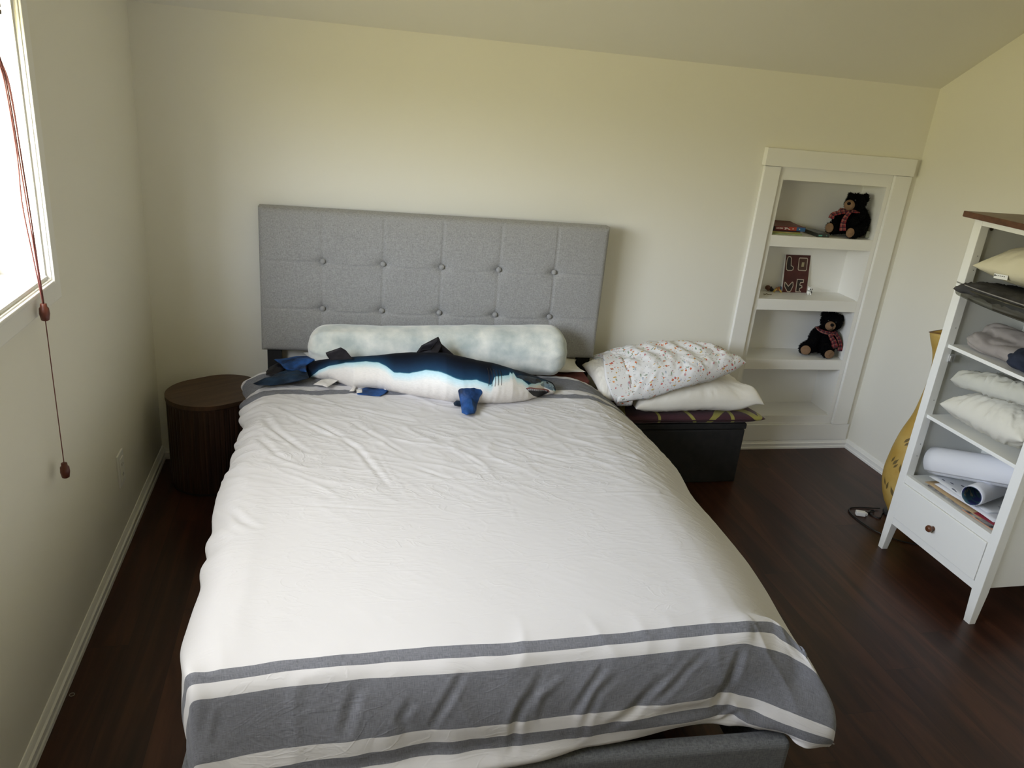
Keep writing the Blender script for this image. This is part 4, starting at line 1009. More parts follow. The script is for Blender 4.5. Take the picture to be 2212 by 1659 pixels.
def maroon_mat():
    m, nt, b = nodes('maroon_olive_print'); b.inputs['Roughness'].default_value = .8; b.inputs['Sheen Weight'].default_value = .2
    t = N(nt, 'ShaderNodeTexCoord'); prev = None
    for cx, cz, r0, w in ((.215, -.075, .150, .022), (-.05, -.02, .26, .016), (-.16, -.10, .22, .014), (.52, -.11, .235, .020), (-.30, .02, .16, .012)):
        mp = N(nt, 'ShaderNodeMapping'); mp.inputs['Location'].default_value = (-cx, .18, -cz); nt.links.new(t.outputs['Object'], mp.inputs[0])
        ln = N(nt, 'ShaderNodeVectorMath', operation='LENGTH'); nt.links.new(mp.outputs[0], ln.inputs[0])
        d = N(nt, 'ShaderNodeMath', operation='SUBTRACT'); d.inputs[1].default_value = r0; nt.links.new(ln.outputs['Value'], d.inputs[0])
        a = N(nt, 'ShaderNodeMath', operation='ABSOLUTE'); nt.links.new(d.outputs[0], a.inputs[0])
        l = N(nt, 'ShaderNodeMath', operation='LESS_THAN'); l.inputs[1].default_value = w/2; nt.links.new(a.outputs[0], l.inputs[0])
        if prev is None: prev = l.outputs[0]
        else:
            q = N(nt, 'ShaderNodeMath', operation='MAXIMUM'); nt.links.new(prev, q.inputs[0]); nt.links.new(l.outputs[0], q.inputs[1]); prev = q.outputs[0]
    mx = N(nt, 'ShaderNodeMix', data_type='RGBA'); mx.inputs['A'].default_value = (.055, .014, .022, 1); mx.inputs['B'].default_value = (.30, .27, .055, 1)
    nt.links.new(prev, mx.inputs['Factor']); nt.links.new(mx.outputs['Result'], b.inputs['Base Color']); return m
cu = empty('floor_cushion', 'flat maroon cushion with olive curves lying on the black box', 'cushion', (2.205, -.19, .292))
P = pillow_pts(.690, .345, .052, n=60, m=40, pinch=.02, p=9, seed=21, wr=.002, flat=1.0); P[..., 2] += .0262
# right corner kicks out
k = np.clip((P[..., 0]-.25)/.09, 0, 1)**2*np.clip((-P[..., 1]-.02)/.14, 0, 1); P[..., 0] += .018*k; P[..., 2] += .004*k
obj('cover', pillow_mesh('cushion_cover', P), maroon_mat(), cu, smooth=True)
pp = bmesh.new(); tube(pp, [(x, -.1735+.010*(abs(x)/.345)**8, .0262) for x in np.linspace(-.335, .335, 30)], .0028, 6, mi=0); obj('seam', pp, mat('dark_piping', (.03, .010, .014), .8), cu)

M_IVORY = mat('ivory_velour', (.78, .74, .66), .9, (.85, .82, .75), 9, bump=.35, bscale=160, sheen=.3, bdist=.001)
def warp_ivory(P):
    P = P.copy(); x, y, z = P[..., 0], P[..., 1], P[..., 2]
    z += .006*np.cos(x*9)
    k = np.exp(-((x-.27)/.05)**2)*np.exp(-((y+.14)/.07)**2); z += .028*k
    P[..., 2] = z; return P
P = pillow_pts(.600, .370, .175, n=80, m=60, pinch=.04, p=3.4, seed=31, wr=.004, flat=.62, edgew=1.6)
ip = tag(obj('ivory_pillow', pillow_mesh('ivory_pillow', P, warp_ivory), M_IVORY, smooth=True), 'plump ivory pillow lying on the maroon cushion, below the floral pillow', 'pillow')
place(ip, (2.228, -.205, .398), (.03, 0, .02))

def floral_mat():
    m, nt, b = nodes('floral_print'); b.inputs['Roughness'].default_value = .8
    t = N(nt, 'ShaderNodeUVMap'); base = (.80, .795, .80, 1); cur = None
    def dots(scale, rad, cols, seed, stretch=(1, 1, 1), rot=0, cur=None, prob=.55):
        mp = N(nt, 'ShaderNodeMapping'); mp.inputs['Scale'].default_value = stretch; mp.inputs['Rotation'].default_value = (0, 0, rot); mp.inputs['Location'].default_value = (seed, seed*.7, 0); nt.links.new(t.outputs[0], mp.inputs[0])
        v = N(nt, 'ShaderNodeTexVoronoi', Scale=scale); nt.links.new(mp.outputs[0], v.inputs['Vector'])
        nz = N(nt, 'ShaderNodeTexNoise', Scale=scale*2.5); nt.links.new(mp.outputs[0], nz.inputs['Vector'])
        ad = N(nt, 'ShaderNodeMath', operation='MULTIPLY_ADD'); ad.inputs[1].default_value = .35; nt.links.new(nz.outputs[0], ad.inputs[0]); nt.links.new(v.outputs['Distance'], ad.inputs[2])
        l = N(nt, 'ShaderNodeMath', operation='LESS_THAN'); l.inputs[1].default_value = rad+.175; nt.links.new(ad.outputs[0], l.inputs[0])
        sp = N(nt, 'ShaderNodeSeparateColor'); nt.links.new(v.outputs['Color'], sp.inputs[0])
        pr_ = N(nt, 'ShaderNodeMath', operation='LESS_THAN'); pr_.inputs[1].default_value = prob; nt.links.new(sp.outputs[1], pr_.inputs[0])
        mu = N(nt, 'ShaderNodeMath', operation='MULTIPLY'); nt.links.new(l.outputs[0], mu.inputs[0]); nt.links.new(pr_.outputs[0], mu.inputs[1])
        r = N(nt, 'ShaderNodeValToRGB'); r.color_ramp.interpolation = 'CONSTANT'
        for i, c_ in enumerate(cols):
            if i < 2: e = r.color_ramp.elements[i]; e.position = i/len(cols)
            else: e = r.color_ramp.elements.new(i/len(cols))
            e.color = rgb(c_)
        nt.links.new(sp.outputs[0], r.inputs[0])
        mx = N(nt, 'ShaderNodeMix', data_type='RGBA'); nt.links.new(mu.outputs[0], mx.inputs['Factor']); nt.links.new(r.outputs[0], mx.inputs['B'])
        if cur is None: mx.inputs['A'].default_value = base
        else: nt.links.new(cur, mx.inputs['A'])
        return mx.outputs['Result']
    cur = dots(64, .21, [(.38, .47, .38), (.45, .50, .58), (.30, .38, .28), (.55, .40, .45)], 3, (1, .45, 1), .7, None, .75)
    cur = dots(70, .22, [(.62, .38, .10), (.55, .22, .12), (.30, .36, .30), (.60, .45, .20)], 8, (.45, 1, 1), .35, cur, .62)
    cur = dots(50, .24, [(.64, .16, .06), (.70, .30, .10), (.55, .12, .12), (.60, .30, .32)], 1, (1, 1, 1), 0, cur, .55)
    cur = dots(125, .20, [(.12, .13, .18), (.55, .16, .10), (.20, .24, .26), (.5, .3, .1)], 5, (1, 1, 1), 0, cur, .6)
    nt.links.new(cur, b.inputs['Base Color']); return m
fp = empty('floral_pillow', 'pillow in a white case with small orange flowers, on top of the ivory pillow', 'pillow', (2.128, -.245, .522), .06)
fp.rotation_euler = (.10, -.085, .05)
def warp_floral(P):
    P = P.copy(); x, y, z = P[..., 0].copy(), P[..., 1].copy(), P[..., 2].copy()
    # the case is deeper on the left, its front edge sags over the edge of the pillow below; the right end narrows to a raised corner
    sag = np.clip((-y-.02)/.17, 0, 1)**1.6
    z -= .070*sag*np.clip(1-(x+.16)/.22, .0, 1)
    z += .036*np.clip((x-.10)/.22, 0, 1)**1.5*np.clip(.5-y/.2, 0, 1)
    y = (y+.035)*(1-.55*np.clip((x-.02)/.28, 0, 1)**1.3)-.035
    z += .006*np.sin(x*75+8*y+1.5*np.sin(y*30))*np.clip(1-abs(y)/.17, .2, 1)*np.where(P[..., 2] > -.01, 1, .3)
    P[..., 0], P[..., 1], P[..., 2] = x, y, z
    return P
P = pillow_pts(.620, .33, .175, n=110, m=60, pinch=.08, p=2.6, seed=44, wr=.010, flat=.50, edgew=1.2)
P = warp_floral(P)
uvp = np.zeros(P.shape[:2]+(2,)); uvp[..., 0] = P[..., 0]
dd = np.linalg.norm(np.diff(P, axis=1), axis=2); uvp[:, 1:, 1] = np.cumsum(dd, axis=1)
me = grid_mesh('pillowcase', P, closed_v=True, uv=uvp)
bm = bmesh.new(); bm.from_mesh(me); bmesh.ops.remove_doubles(bm, verts=bm.verts, dist=1e-5); bmesh.ops.recalc_face_normals(bm, faces=bm.faces); bm.to_mesh(me); bm.free()
M_FLOR = floral_mat()
pc = obj('pillowcase', me, M_FLOR, fp, smooth=True)
# open end of the case on the left with the plain inner pillow bulging out
P = pillow_pts(.15, .255, .100, n=44, m=40, pinch=.05, p=2.2, seed=52, wr=.006, flat=.6, edgew=2.2)
z = P[..., 2]; P[..., 2] = z-.045*np.clip((-P[..., 1])/.13, 0, 1)**1.5
inn = obj('inner_pillow', pillow_mesh('inner_pillow', P), M_IVORY, fp, smooth=True); inn.location = (-.292, -.012, -.012)
fl = bmesh.new()
def flap_pts():
    n, m = 30, 12; Q = np.zeros((n, m, 3))
    for i in range(n):
        a = -.95 + (PI+1.3)*i/(n-1)
        y = -.155*math.cos(a)*1.0; z = .066*math.sin(a)-.004 if math.sin(a) > 0 else .09*math.sin(a)-.02
        z -= .045*max(0, (-y)/.17)**1.5
        for j in range(m):
            f = j/(m-1)
            Q[i, j] = (-.235-.10*f*(.75+.3*math.sin(a*1.7+.3)), y*(1-.04*f), z*(1-.10*f)+.004*math.sin(a*9+f*3))
    return Q
Q = flap_pts(); uvq = np.zeros(Q.shape[:2]+(2,)); uvq[..., 0] = Q[..., 0]; uvq[..., 1] = np.linspace(0, .5, Q.shape[0])[:, None]+2
fl = obj('case_hem', grid_mesh('case_hem', Q, uv=uvq), M_FLOR, fp, smooth=True)
md = fl.modifiers.new('thickness', 'SOLIDIFY'); md.thickness = .003

# ------------------------------------------------------------------ soft toys and small things in the built-in shelves
def blob(parts, voxel=.004, smooth_it=3):
    """one continuous skin over ellipsoids (centre, radii, [rotation])"""
    bm = bmesh.new()
    for p in parts:
        c_, r = p[0], p[1]
        Mx = Matrix.Translation(c_) @ (p[2].to_matrix().to_4x4() if len(p) > 2 else Matrix.Identity(4)) @ Matrix.Diagonal((*r, 1))
        bmesh.ops.create_uvsphere(bm, u_segments=24, v_segments=16, radius=1.0, matrix=Mx)
    me = bpy.data.meshes.new('blob'); bm.to_mesh(me); bm.free()
    o = bpy.data.objects.new('blob_tmp', me); COL.objects.link(o)
    r = o.modifiers.new('r', 'REMESH'); r.mode = 'VOXEL'; r.voxel_size = voxel; r.use_smooth_shade = True
    s = o.modifiers.new('s', 'SMOOTH'); s.iterations = smooth_it; s.factor = .6
    dg = bpy.context.evaluated_depsgraph_get(); out = bpy.data.meshes.new_from_object(o.evaluated_get(dg))
    bpy.data.objects.remove(o); bpy.data.meshes.remove(me)
    return out
from mathutils import Euler
def limb(a, b, r0, r1, n=7):
    a, b = Vector(a), Vector(b); return [(a.lerp(b, k/(n-1)), (r0+(r1-r0)*k/(n-1),)*3) for k in range(n)]
def furry(me, n, ln, rnd):
    bm = bmesh.new(); bm.from_mesh(me); fs = list(bm.faces); ar = np.cumsum([f.calc_area() for f in fs])
    data = []
    for _ in range(n):
        f = fs[int(np.searchsorted(ar, rnd.random()*ar[-1]))]; data.append((f.calc_center_median().copy(), f.normal.copy()))
    for c_, nn in data:
        t = nn.orthogonal().normalized(); t.rotate(Matrix.Rotation(rnd.random()*6.28, 3, nn))
        b = nn.cross(t); q = (nn + Vector((rnd.uniform(-.6, .6), rnd.uniform(-.6, .6), rnd.uniform(-.8, .3)))).normalized()
        l = ln*rnd.uniform(.5, 1.25); w = ln*.16
        v = [bm.verts.new(c_+t*w), bm.verts.new(c_-t*w), bm.verts.new(c_+b*w), bm.verts.new(c_+q*l)]
        for tri in ((0, 1, 3), (1, 2, 3), (2, 0, 3)): bm.faces.new([v[i] for i in tri])
    bm.to_mesh(me); bm.free(); return me
M_FUR = mat('black_fur', (.0018, .0018, .0022), .9, (.0035, .0035, .004), 60, spec=.08)
M_PAD = mat('tan_felt', (.20, .115, .06), .95, (.25, .15, .085), 50, bump=.3, bscale=200)
M_NOSE = mat('nose_black', (.003, .0025, .003), .7, spec=.15); M_EYE = mat('eye_black', (.01, .01, .01), .08, spec=.8)
def tartan():
    m, nt, b = nodes('red_tartan'); b.inputs['Roughness'].default_value = .85
    u = N(nt, 'ShaderNodeUVMap'); sp = N(nt, 'ShaderNodeSeparateXYZ'); nt.links.new(u.outputs[0], sp.inputs[0]); cur = None
    def band(src, period, off, w, col, cur, fac=1.0):
        a = N(nt, 'ShaderNodeMath', operation='MULTIPLY_ADD'); a.inputs[1].default_value = 1/period; a.inputs[2].default_value = off; nt.links.new(src, a.inputs[0])
        f = N(nt, 'ShaderNodeMath', operation='FRACT'); nt.links.new(a.outputs[0], f.inputs[0])
        l = N(nt, 'ShaderNodeMath', operation='LESS_THAN'); l.inputs[1].default_value = w; nt.links.new(f.outputs[0], l.inputs[0])
        s = N(nt, 'ShaderNodeMath', operation='MULTIPLY'); s.inputs[1].default_value = fac; nt.links.new(l.outputs[0], s.inputs[0])
        mx = N(nt, 'ShaderNodeMix', data_type='RGBA'); mx.inputs['B'].default_value = rgb(col); nt.links.new(s.outputs[0], mx.inputs['Factor'])
        if cur is None: mx.inputs['A'].default_value = (.20, .006, .012, 1)
        else: nt.links.new(cur, mx.inputs['A'])
        return mx.outputs['Result']
    X, Y = sp.outputs['X'], sp.outputs['Y']
    for s in (X, Y):
        cur = band(s, .020, 0, .26, (.012, .008, .02), cur, .8)
        cur = band(s, .020, .60, .045, (.45, .36, .20), cur, .6)
        cur = band(s, .020, .45, .045, (.40, .38, .34), cur, .35)
    nt.links.new(cur, b.inputs['Base Color']); return m
M_TART = tartan()
def ribbon(pts, w, nrm, name, parent, th=.0025, wav=.0):
    """a strip of cloth following pts; nrm(i) = surface normals"""
    P = smooth_path(pts, 6); n = len(P); Q = np.zeros((n, 5, 3)); UVr = np.zeros((n, 5, 2)); L = 0
    for i, p in enumerate(P):
        d = (P[min(i+1, n-1)]-P[max(i-1, 0)]).normalized(); nn = Vector(nrm); nn = (nn-d*nn.dot(d)).normalized(); s = d.cross(nn)
        if i: L += (P[i]-P[i-1]).length
        ww = w[0]+(w[1]-w[0])*i/(n-1) if isinstance(w, tuple) else w
        for j in range(5):
            f = j/4-.5; Q[i, j] = p + s*ww*f + nn*(wav*math.sin(f*9+i*.4)); UVr[i, j] = (f*ww+.003, L)
    o = obj(name, grid_mesh(name, Q, uv=UVr), M_TART, parent, smooth=True); md = o.modifiers.new('thickness', 'SOLIDIFY'); md.thickness = th; md.offset = 1
    return o
def pad(name, c_, nrm, r1, r2, parent, m=M_PAD, th=.004, updir=(0, 0, 1)):
    bm = bmesh.new(); nn = Vector(nrm).normalized(); up = Vector(updir); up = (up-nn*up.dot(nn)).normalized(); s = up.cross(nn)
    R = []
    for f, h in ((1, -.004), (1, 0), (.8, .55), (.45, .9)):
        R.append([bm.verts.new(Vector(c_)+s*math.cos(a)*r1*f+up*math.sin(a)*r2*f+nn*(h*th if h >= 0 else h)) for a in np.linspace(0, 2*PI, 25)[:-1]])
    cv = bm.verts.new(Vector(c_)+nn*th)
    for a, b in zip(R[:-1], R[1:]):
        for k in range(24): bm.faces.new((a[k], a[(k+1) % 24], b[(k+1) % 24], b[k]))
    for k in range(24): bm.faces.new((R[-1][k], R[-1][(k+1) % 24], cv))
    bmesh.ops.recalc_face_normals(bm, faces=bm.faces)
    return obj(name, bm, m, parent, smooth=True)
rnd = random.Random(4)
S1, S2, S3 = 1.073, .776, .476
# upper bear, turned to the left
b1 = empty('teddy_bear', 'black teddy bear turned sideways on the top shelf of the built-in bookcase', 'teddy bear', (3.09, .08, S1))
O1 = Vector((3.09, .08, S1))
def L1(p): return Vector(p)-O1
pr1 = [(L1((3.118, .095, 1.140)), (.058, .060, .066)), (L1((3.112, .092, 1.178)), (.046, .047, .038)),
       (L1((3.076, .072, 1.230)), (.046, .047, .043)), (L1((3.040, .052, 1.224)), (.028, .030, .026)),
       (L1((3.040, .074, 1.262)), (.012, .012, .015)), (L1((3.112, .060, 1.262)), (.017, .012, .018)), (L1((3.122, .062, 1.250)), (.012, .012, .014))]
pr1 += limb(L1((3.110, .045, 1.118)), L1((3.058, .018, 1.100)), .032, .027) + limb(L1((3.095, .120, 1.115)), L1((2.990, .082, 1.108)), .032, .029)
pr1 += limb(L1((3.100, .050, 1.180)), L1((3.050, .022, 1.150)), .024, .019) + limb(L1((3.085, .110, 1.180)), L1((3.000, .085, 1.158)), .024, .021)
m1 = blob(pr1, .0045); furry(m1, 5200, .0085, rnd)
bb1 = obj('body', m1, M_FUR, b1)
f1 = Vector((-.80, -.60, -.02))
pad('muzzle', L1((3.016, .033, 1.223)), f1, .024, .024, b1, th=.020); pad('nose', L1((3.003, .020, 1.231)), f1, .0085, .0075, b1, M_NOSE, .007)
for e in ((3.036, .026, 1.247), (3.012, .058, 1.247)): pad('eye', L1(e), f1, .0035, .0035, b1, M_EYE, .003)
pad('foot_pad', L1((3.034, .003, 1.1015)), (-.55, -.83, -.05), .018, .022, b1); pad('foot_pad', L1((2.963, .066, 1.110)), (-.85, -.50, .0), .019, .022, b1)
ribbon([L1(p) for p in ((3.112, .060, 1.192), (3.075, .035, 1.196), (3.045, .022, 1.198), (3.015, .050, 1.200), (3.005, .085, 1.195))], .017, (-.45, -.6, .65), 'scarf', b1, wav=.0015)
ribbon([L1(p) for p in ((3.022, .022, 1.197), (3.006, .022, 1.170), (2.992, .012, 1.140), (2.995, .008, 1.108))], (.014, .028), (-.6, -.8, .1), 'scarf_end', b1, wav=.002)
ribbon([L1(p) for p in ((3.030, .030, 1.198), (2.995, .045, 1.188), (2.958, .052, 1.175), (2.950, .052, 1.155))], (.016, .024), (-.3, -.7, .6), 'scarf_end', b1, wav=.002)
bm = bmesh.new(); box(bm, .062, .080, -.035, -.0335, .004, .034); obj('care_tag', bm, mat('care_tag', (.45, .47, .40), .5), b1)
# lower bear, leaning against the right side
b2 = empty('teddy_bear', 'black teddy bear facing forward with a bright red tartan scarf on the third bookcase shelf', 'teddy bear', (3.09, .09, S3))
O2 = Vector((3.09, .09, S3))
def L2(p): return Vector(p)-O2
pr2 = [(L2((3.084, .100, .550)), (.058, .054, .066)), (L2((3.095, .098, .588)), (.045, .044, .035)),
       (L2((3.113, .088, .650)), (.052, .048, .045)), (L2((3.086, .060, .642)), (.028, .028, .025)),
       (L2((3.066, .086, .686)), (.020, .014, .019)), (L2((3.161, .090, .664)), (.017, .014, .021))]
pr2 += limb(L2((3.110, .072, .520)), L2((3.092, .036, .505)), .033, .028) + limb(L2((3.050, .095, .525)), L2((2.984, .066, .513)), .034, .029)
pr2 += limb(L2((3.050, .090, .590)), L2((3.012, .060, .545)), .026, .022) + limb(L2((3.130, .085, .590)), L2((3.146, .055, .540)), .022, .019)
m2 = blob(pr2, .0045); furry(m2, 5200, .0085, rnd)
obj('body', m2, M_FUR, b2)
f2 = Vector((-.28, -.95, -.05))
pad('muzzle', L2((3.078, .040, .639)), f2, .025, .023, b2, th=.020); pad('nose', L2((3.074, .024, .648)), f2, .0095, .0085, b2, M_NOSE, .007)
for e in ((3.102, .040, .660), (3.066, .048, .664)): pad('eye', L2(e), f2, .0035, .0035, b2, M_EYE, .003)
bm = bmesh.new(); tube(bm, [L2((3.075, .0185, .640)), L2((3.076, .0185, .630))], .0009, 5); tube(bm, [L2((3.066, .024, .627)), L2((3.076, .0185, .630)), L2((3.084, .022, .627))], .0009, 5); obj('mouth_stitch', bm, M_NOSE, b2)
pad('foot_pad', L2((3.088, .009, .503)), (-.10, -.99, -.05), .024, .022, b2); pad('foot_pad', L2((2.972, .040, .513)), (-.40, -.91, .0), .024, .023, b2)
ribbon([L2(p) for p in ((3.045, .100, .618), (3.040, .060, .612), (3.070, .040, .604), (3.110, .040, .602), (3.140, .070, .606))], .017, (-.2, -.8, .5), 'scarf', b2, wav=.0015)
ribbon([L2(p) for p in ((3.078, .036, .604), (3.094, .032, .582), (3.112, .030, .560), (3.124, .028, .530))], (.016, .030), (-.25, -.95, .1), 'scarf_end', b2, wav=.002)
ribbon([L2(p) for p in ((3.112, .040, .602), (3.138, .040, .580), (3.152, .034, .550), (3.160, .034, .512))], (.014, .022), (-.5, -.85, .1), 'scarf_end', b2, wav=.002)

# ---- books on the top shelf
def text_bm(s, size, ext=.0003):
    c_ = bpy.data.curves.new('t', 'FONT'); c_.body = s; c_.size = size; c_.extrude = ext; c_.resolution_u = 2
    o = bpy.data.objects.new('t', c_); COL.objects.link(o); dg = bpy.context.evaluated_depsgraph_get()
    me = bpy.data.meshes.new_from_object(o.evaluated_get(dg)); bpy.data.objects.remove(o)
    bm = bmesh.new(); bm.from_mesh(me); bpy.data.meshes.remove(me); return bm
def text(name, s, size, Mx, m, parent, sx=1.0):
    bm = text_bm(s, size); bmesh.ops.transform(bm, matrix=Mx @ Matrix.Diagonal((sx, 1, 1, 1)), verts=bm.verts); return obj(name, bm, m, parent)
FRONT = lambda x, y, z: Matrix.Translation((x, y, z)) @ Matrix.Rotation(PI/2, 4, 'X')    # text facing -y
M_PAGES = mat('paper_pages', (.62, .56, .44), .9, (.50, .44, .34), 40, stretch=(.1, .1, 30))
def book(label, L, D, T, m, loc, rz=0.0, warp=0.0, grp='books stacked on the top shelf'):
    """lying book: spine along +x on the front (-y) side"""
    b = empty('book', label, 'book', loc, rz, grp)
    bm = bmesh.new()
    box(bm, 0, L, 0, D, 0, .0011); 
    n = 14
    for k in range(n):     # upper cover, curling up a little at the far edge
        y0, y1 = D*k/n, D*(k+1)/n; z0, z1 = T-.0011+warp*(y0/D)**2, T-.0011+warp*(y1/D)**2
        v = [bm.verts.new(p) for p in ((0, y0, z0), (L, y0, z0), (L, y1, z1), (0, y1, z1), (0, y0, z0+.0011), (L, y0, z0+.0011), (L, y1, z1+.0011), (0, y1, z1+.0011))]
        for q in ((3, 2, 1, 0), (4, 5, 6, 7), (0, 1, 5, 4), (2, 3, 7, 6), (1, 2, 6, 5), (0, 4, 7, 3)): bm.faces.new([v[i] for i in q])
    box(bm, 0, L, -.0008, .0011, 0, T)
    bmesh.ops.remove_doubles(bm, verts=bm.verts, dist=1e-6)
    obj('cover', bm, m, b)
    obj('pages', bx(.002, L-.002, .0014, D-.003, .0013, T-.0013), M_PAGES, b)
    return b
book('thin pale green paperback, lowest of the book stack on the top shelf', .166, .125, .0062, mat('green_cover', (.22, .30, .12), .5, (.34, .38, .20), 30), (2.640, .030, S1))
book('thin yellow-green paperback in the stack on the top shelf, just above the pale green one', .158, .120, .0056, mat('lime_cover', (.30, .32, .03), .5, (.48, .36, .16), 16, stretch=(1, .2, .2)), (2.638, .035, S1+.0064))
book('thin dark paperback directly beneath the red comic book on the top shelf', .156, .125, .0042, mat('dark_cover', (.02, .016, .022), .5, (.06, .03, .03), 20), (2.640, .033, S1+.0122))
bk1 = book('red and black comic book with blue spine end, topmost of the book stack', .176, .140, .0205, mat('red_cover', (.17, .025, .018), .45, (.10, .018, .016), 12), (2.640, .030, S1+.0166), 0, .006)
def spine(x0, x1, m, z0=0.0012, z1=.0193): return obj('spine_panel', bx(x0, x1, -.0013, -.0008, z0, z1), m, bk1)
spine(0.0, .020, M_BLACK); spine(.020, .090, mat('spine_dark_red', (.15, .016, .016), .5)); spine(.090, .130, mat('spine_red', (.34, .045, .022), .5)); spine(.130, .1755, mat('spine_blue', (.022, .10, .24), .5))
spine(.0, .150, mat('spine_base', (.02, .015, .03), .5), .0012, .0035)
M_TXT = mat('white_print', (.75, .72, .65), .6)
text('title', 'DOG MAN', .0105, FRONT(.026, -.0015, .0080), M_TXT, bk1, .68)
bm = bmesh.new()      # small illegible subtitle strokes
for k, (x, z, w) in enumerate(((.068, .0135, .016), (.071, .0100, .020), (.088, .0075, .010), (.069, .0068, .008))):
    for j in range(4): box(bm, x+j*w/4, x+j*w/4+w/6, -.0018, -.0013, z, z+.0024)
obj('subtitle', bm, M_TXT, bk1)
M_CRM = mat('cream_print', (.60, .62, .52), .6)
for x_ in (.112, .146):
    bm = bmesh.new(); lathe(bm, [(.0, -.0017), (.0030, -.0017), (.0030, -.0013)], (x_, 0, .0112), 14, axis='y'); obj('spine_emblem', bm, M_CRM, bk1)
kb = empty('small_case', 'small flat black case lying beside the book stack on the top shelf', 'case', (2.90, .075, S1), .10)
bm = bmesh.new()
cs = [(-.036, -.062), (.034, -.062), (.040, .062), (-.018, .066)]
prism(bm, cs, 0, .0175); bmesh.ops.bevel(bm, geom=list(bm.edges), offset=.0015, segments=2, profile=.5, affect='EDGES'); obj('shell', bm, mat('black_gloss', (.012, .016, .015), .3, (.03, .035, .034), 18), kb)
bm = bmesh.new(); box(bm, -.028, -.008, -.0628, -.0622, .004, .010); obj('logo_mark', bm, mat('teal_print', (.10, .38, .30), .5), kb)
bm = bmesh.new(); box(bm, .012, .020, -.0628, -.0622, .0095, .0105); box(bm, .0155, .0165, -.0628, -.0622, .004, .0095); obj('small_mark', bm, mat('teal_print2', (.12, .35, .28), .5), kb)

# ---- LOVE canvas on the second shelf, leaning on the back panel
cv = empty('painted_canvas', 'small maroon canvas painted with the letters LOVE leaning at the back of the second shelf', 'painting', (2.835, .136, S2), .055)
cv.rotation_euler = (-.17, 0, .055)
CW, CH = .140, .183
obj('canvas', bx(0, CW, 0, .012, 0, CH, bev=.001), M_WHITE, cv)
obj('painted_face', bx(.0005, CW-.0005, -.0006, 0.0, .0005, CH-.0005), mat('maroon_paint', (.055, .007, .006), .6, (.085, .014, .011), 25), cv)
def letter(name, poly, m, d, sc=1.0, cx=None, cy=None, rnd_=.0):
    P = [(x*CW, (1-y)*CH) for x, y in poly]; mx_, my = sum(p[0] for p in P)/len(P), sum(p[1] for p in P)/len(P)
    P = [(mx_+(p[0]-mx_)*sc, my+(p[1]-my)*sc) for p in P]
    bm = bmesh.new(); a = [bm.verts.new((x, -.0007, z)) for x, z in P]; b = [bm.verts.new((x, -.0007-d, z)) for x, z in P]; n = len(P)
    for k in range(n): bm.faces.new((a[k], a[(k+1) % n], b[(k+1) % n], b[k]))
    bm.faces.new(b); bm.faces.new(a[::-1]); bmesh.ops.recalc_face_normals(bm, faces=bm.faces)
    return obj(name, bm, m, cv)
M_LW = mat('cream_paint', (.55, .47, .38), .7); M_LK = mat('dark_paint', (.022, .012, .010), .6); M_LB = mat('brown_paint', (.075, .030, .018), .6)
def inset(poly, d):
    """polygon offset inward by d (in canvas fractions of width)"""
    out = []; n = len(poly); asp = CH/CW
    A = sum(poly[i][0]*poly[(i+1) % n][1]-poly[(i+1) % n][0]*poly[i][1] for i in range(n)); sg = 1 if A > 0 else -1
    for i in range(n):
        p0, p1, p2 = poly[i-1], poly[i], poly[(i+1) % n]
        e1 = Vector((p1[0]-p0[0], (p1[1]-p0[1])*asp)).normalized(); e2 = Vector((p2[0]-p1[0], (p2[1]-p1[1])*asp)).normalized()
        nn = (Vector((-e1.y, e1.x))+Vector((-e2.y, e2.x))); 
        nn = nn.normalized()*sg if nn.length > 1e-6 else Vector((-e1.y, e1.x))*sg
        k = d/max(.5, abs(nn.dot(Vector((-e1.y, e1.x)))))
        out.append((p1[0]+nn.x*k, p1[1]+nn.y*k/asp))
    return out
LL = [(.08, .055), (.14, .040), (.20, .05), (.245, .10), (.25, .20), (.26, .28), (.33, .30), (.365, .34), (.35, .40), (.29, .425), (.13, .43), (.06, .39), (.04, .30), (.045, .15)]
LO = [(.56, .07), (.86, .07), (.90, .10), (.90, .39), (.86, .42), (.57, .415), (.53, .38), (.53, .10)]
LV = [(.055, .72), (.11, .73), (.225, .82), (.36, .71), (.41, .72), (.43, .82), (.35, .97), (.30, .99), (.20, .985), (.06, .84)]
LE = [(.545, .635), (.83, .64), (.835, .73), (.71, .74), (.70, .79), (.79, .81), (.80, .87), (.71, .89), (.70, .93), (.78, .985), (.54, .985), (.535, .86)]
for nm, pl, inner in (('letter_l', LL, M_LK), ('letter_o', LO, M_LB), ('letter_v', LV, M_LK), ('letter_e', LE, M_LK)):
    letter(nm, pl, M_LW, .0003); letter(nm+'_fill', inset(pl, .028), inner, .0006)
letter('letter_o_centre', [(.67, .19), (.77, .19), (.76, .31), (.66, .31)], mat('khaki_paint', (.40, .34, .20), .7), .0009)

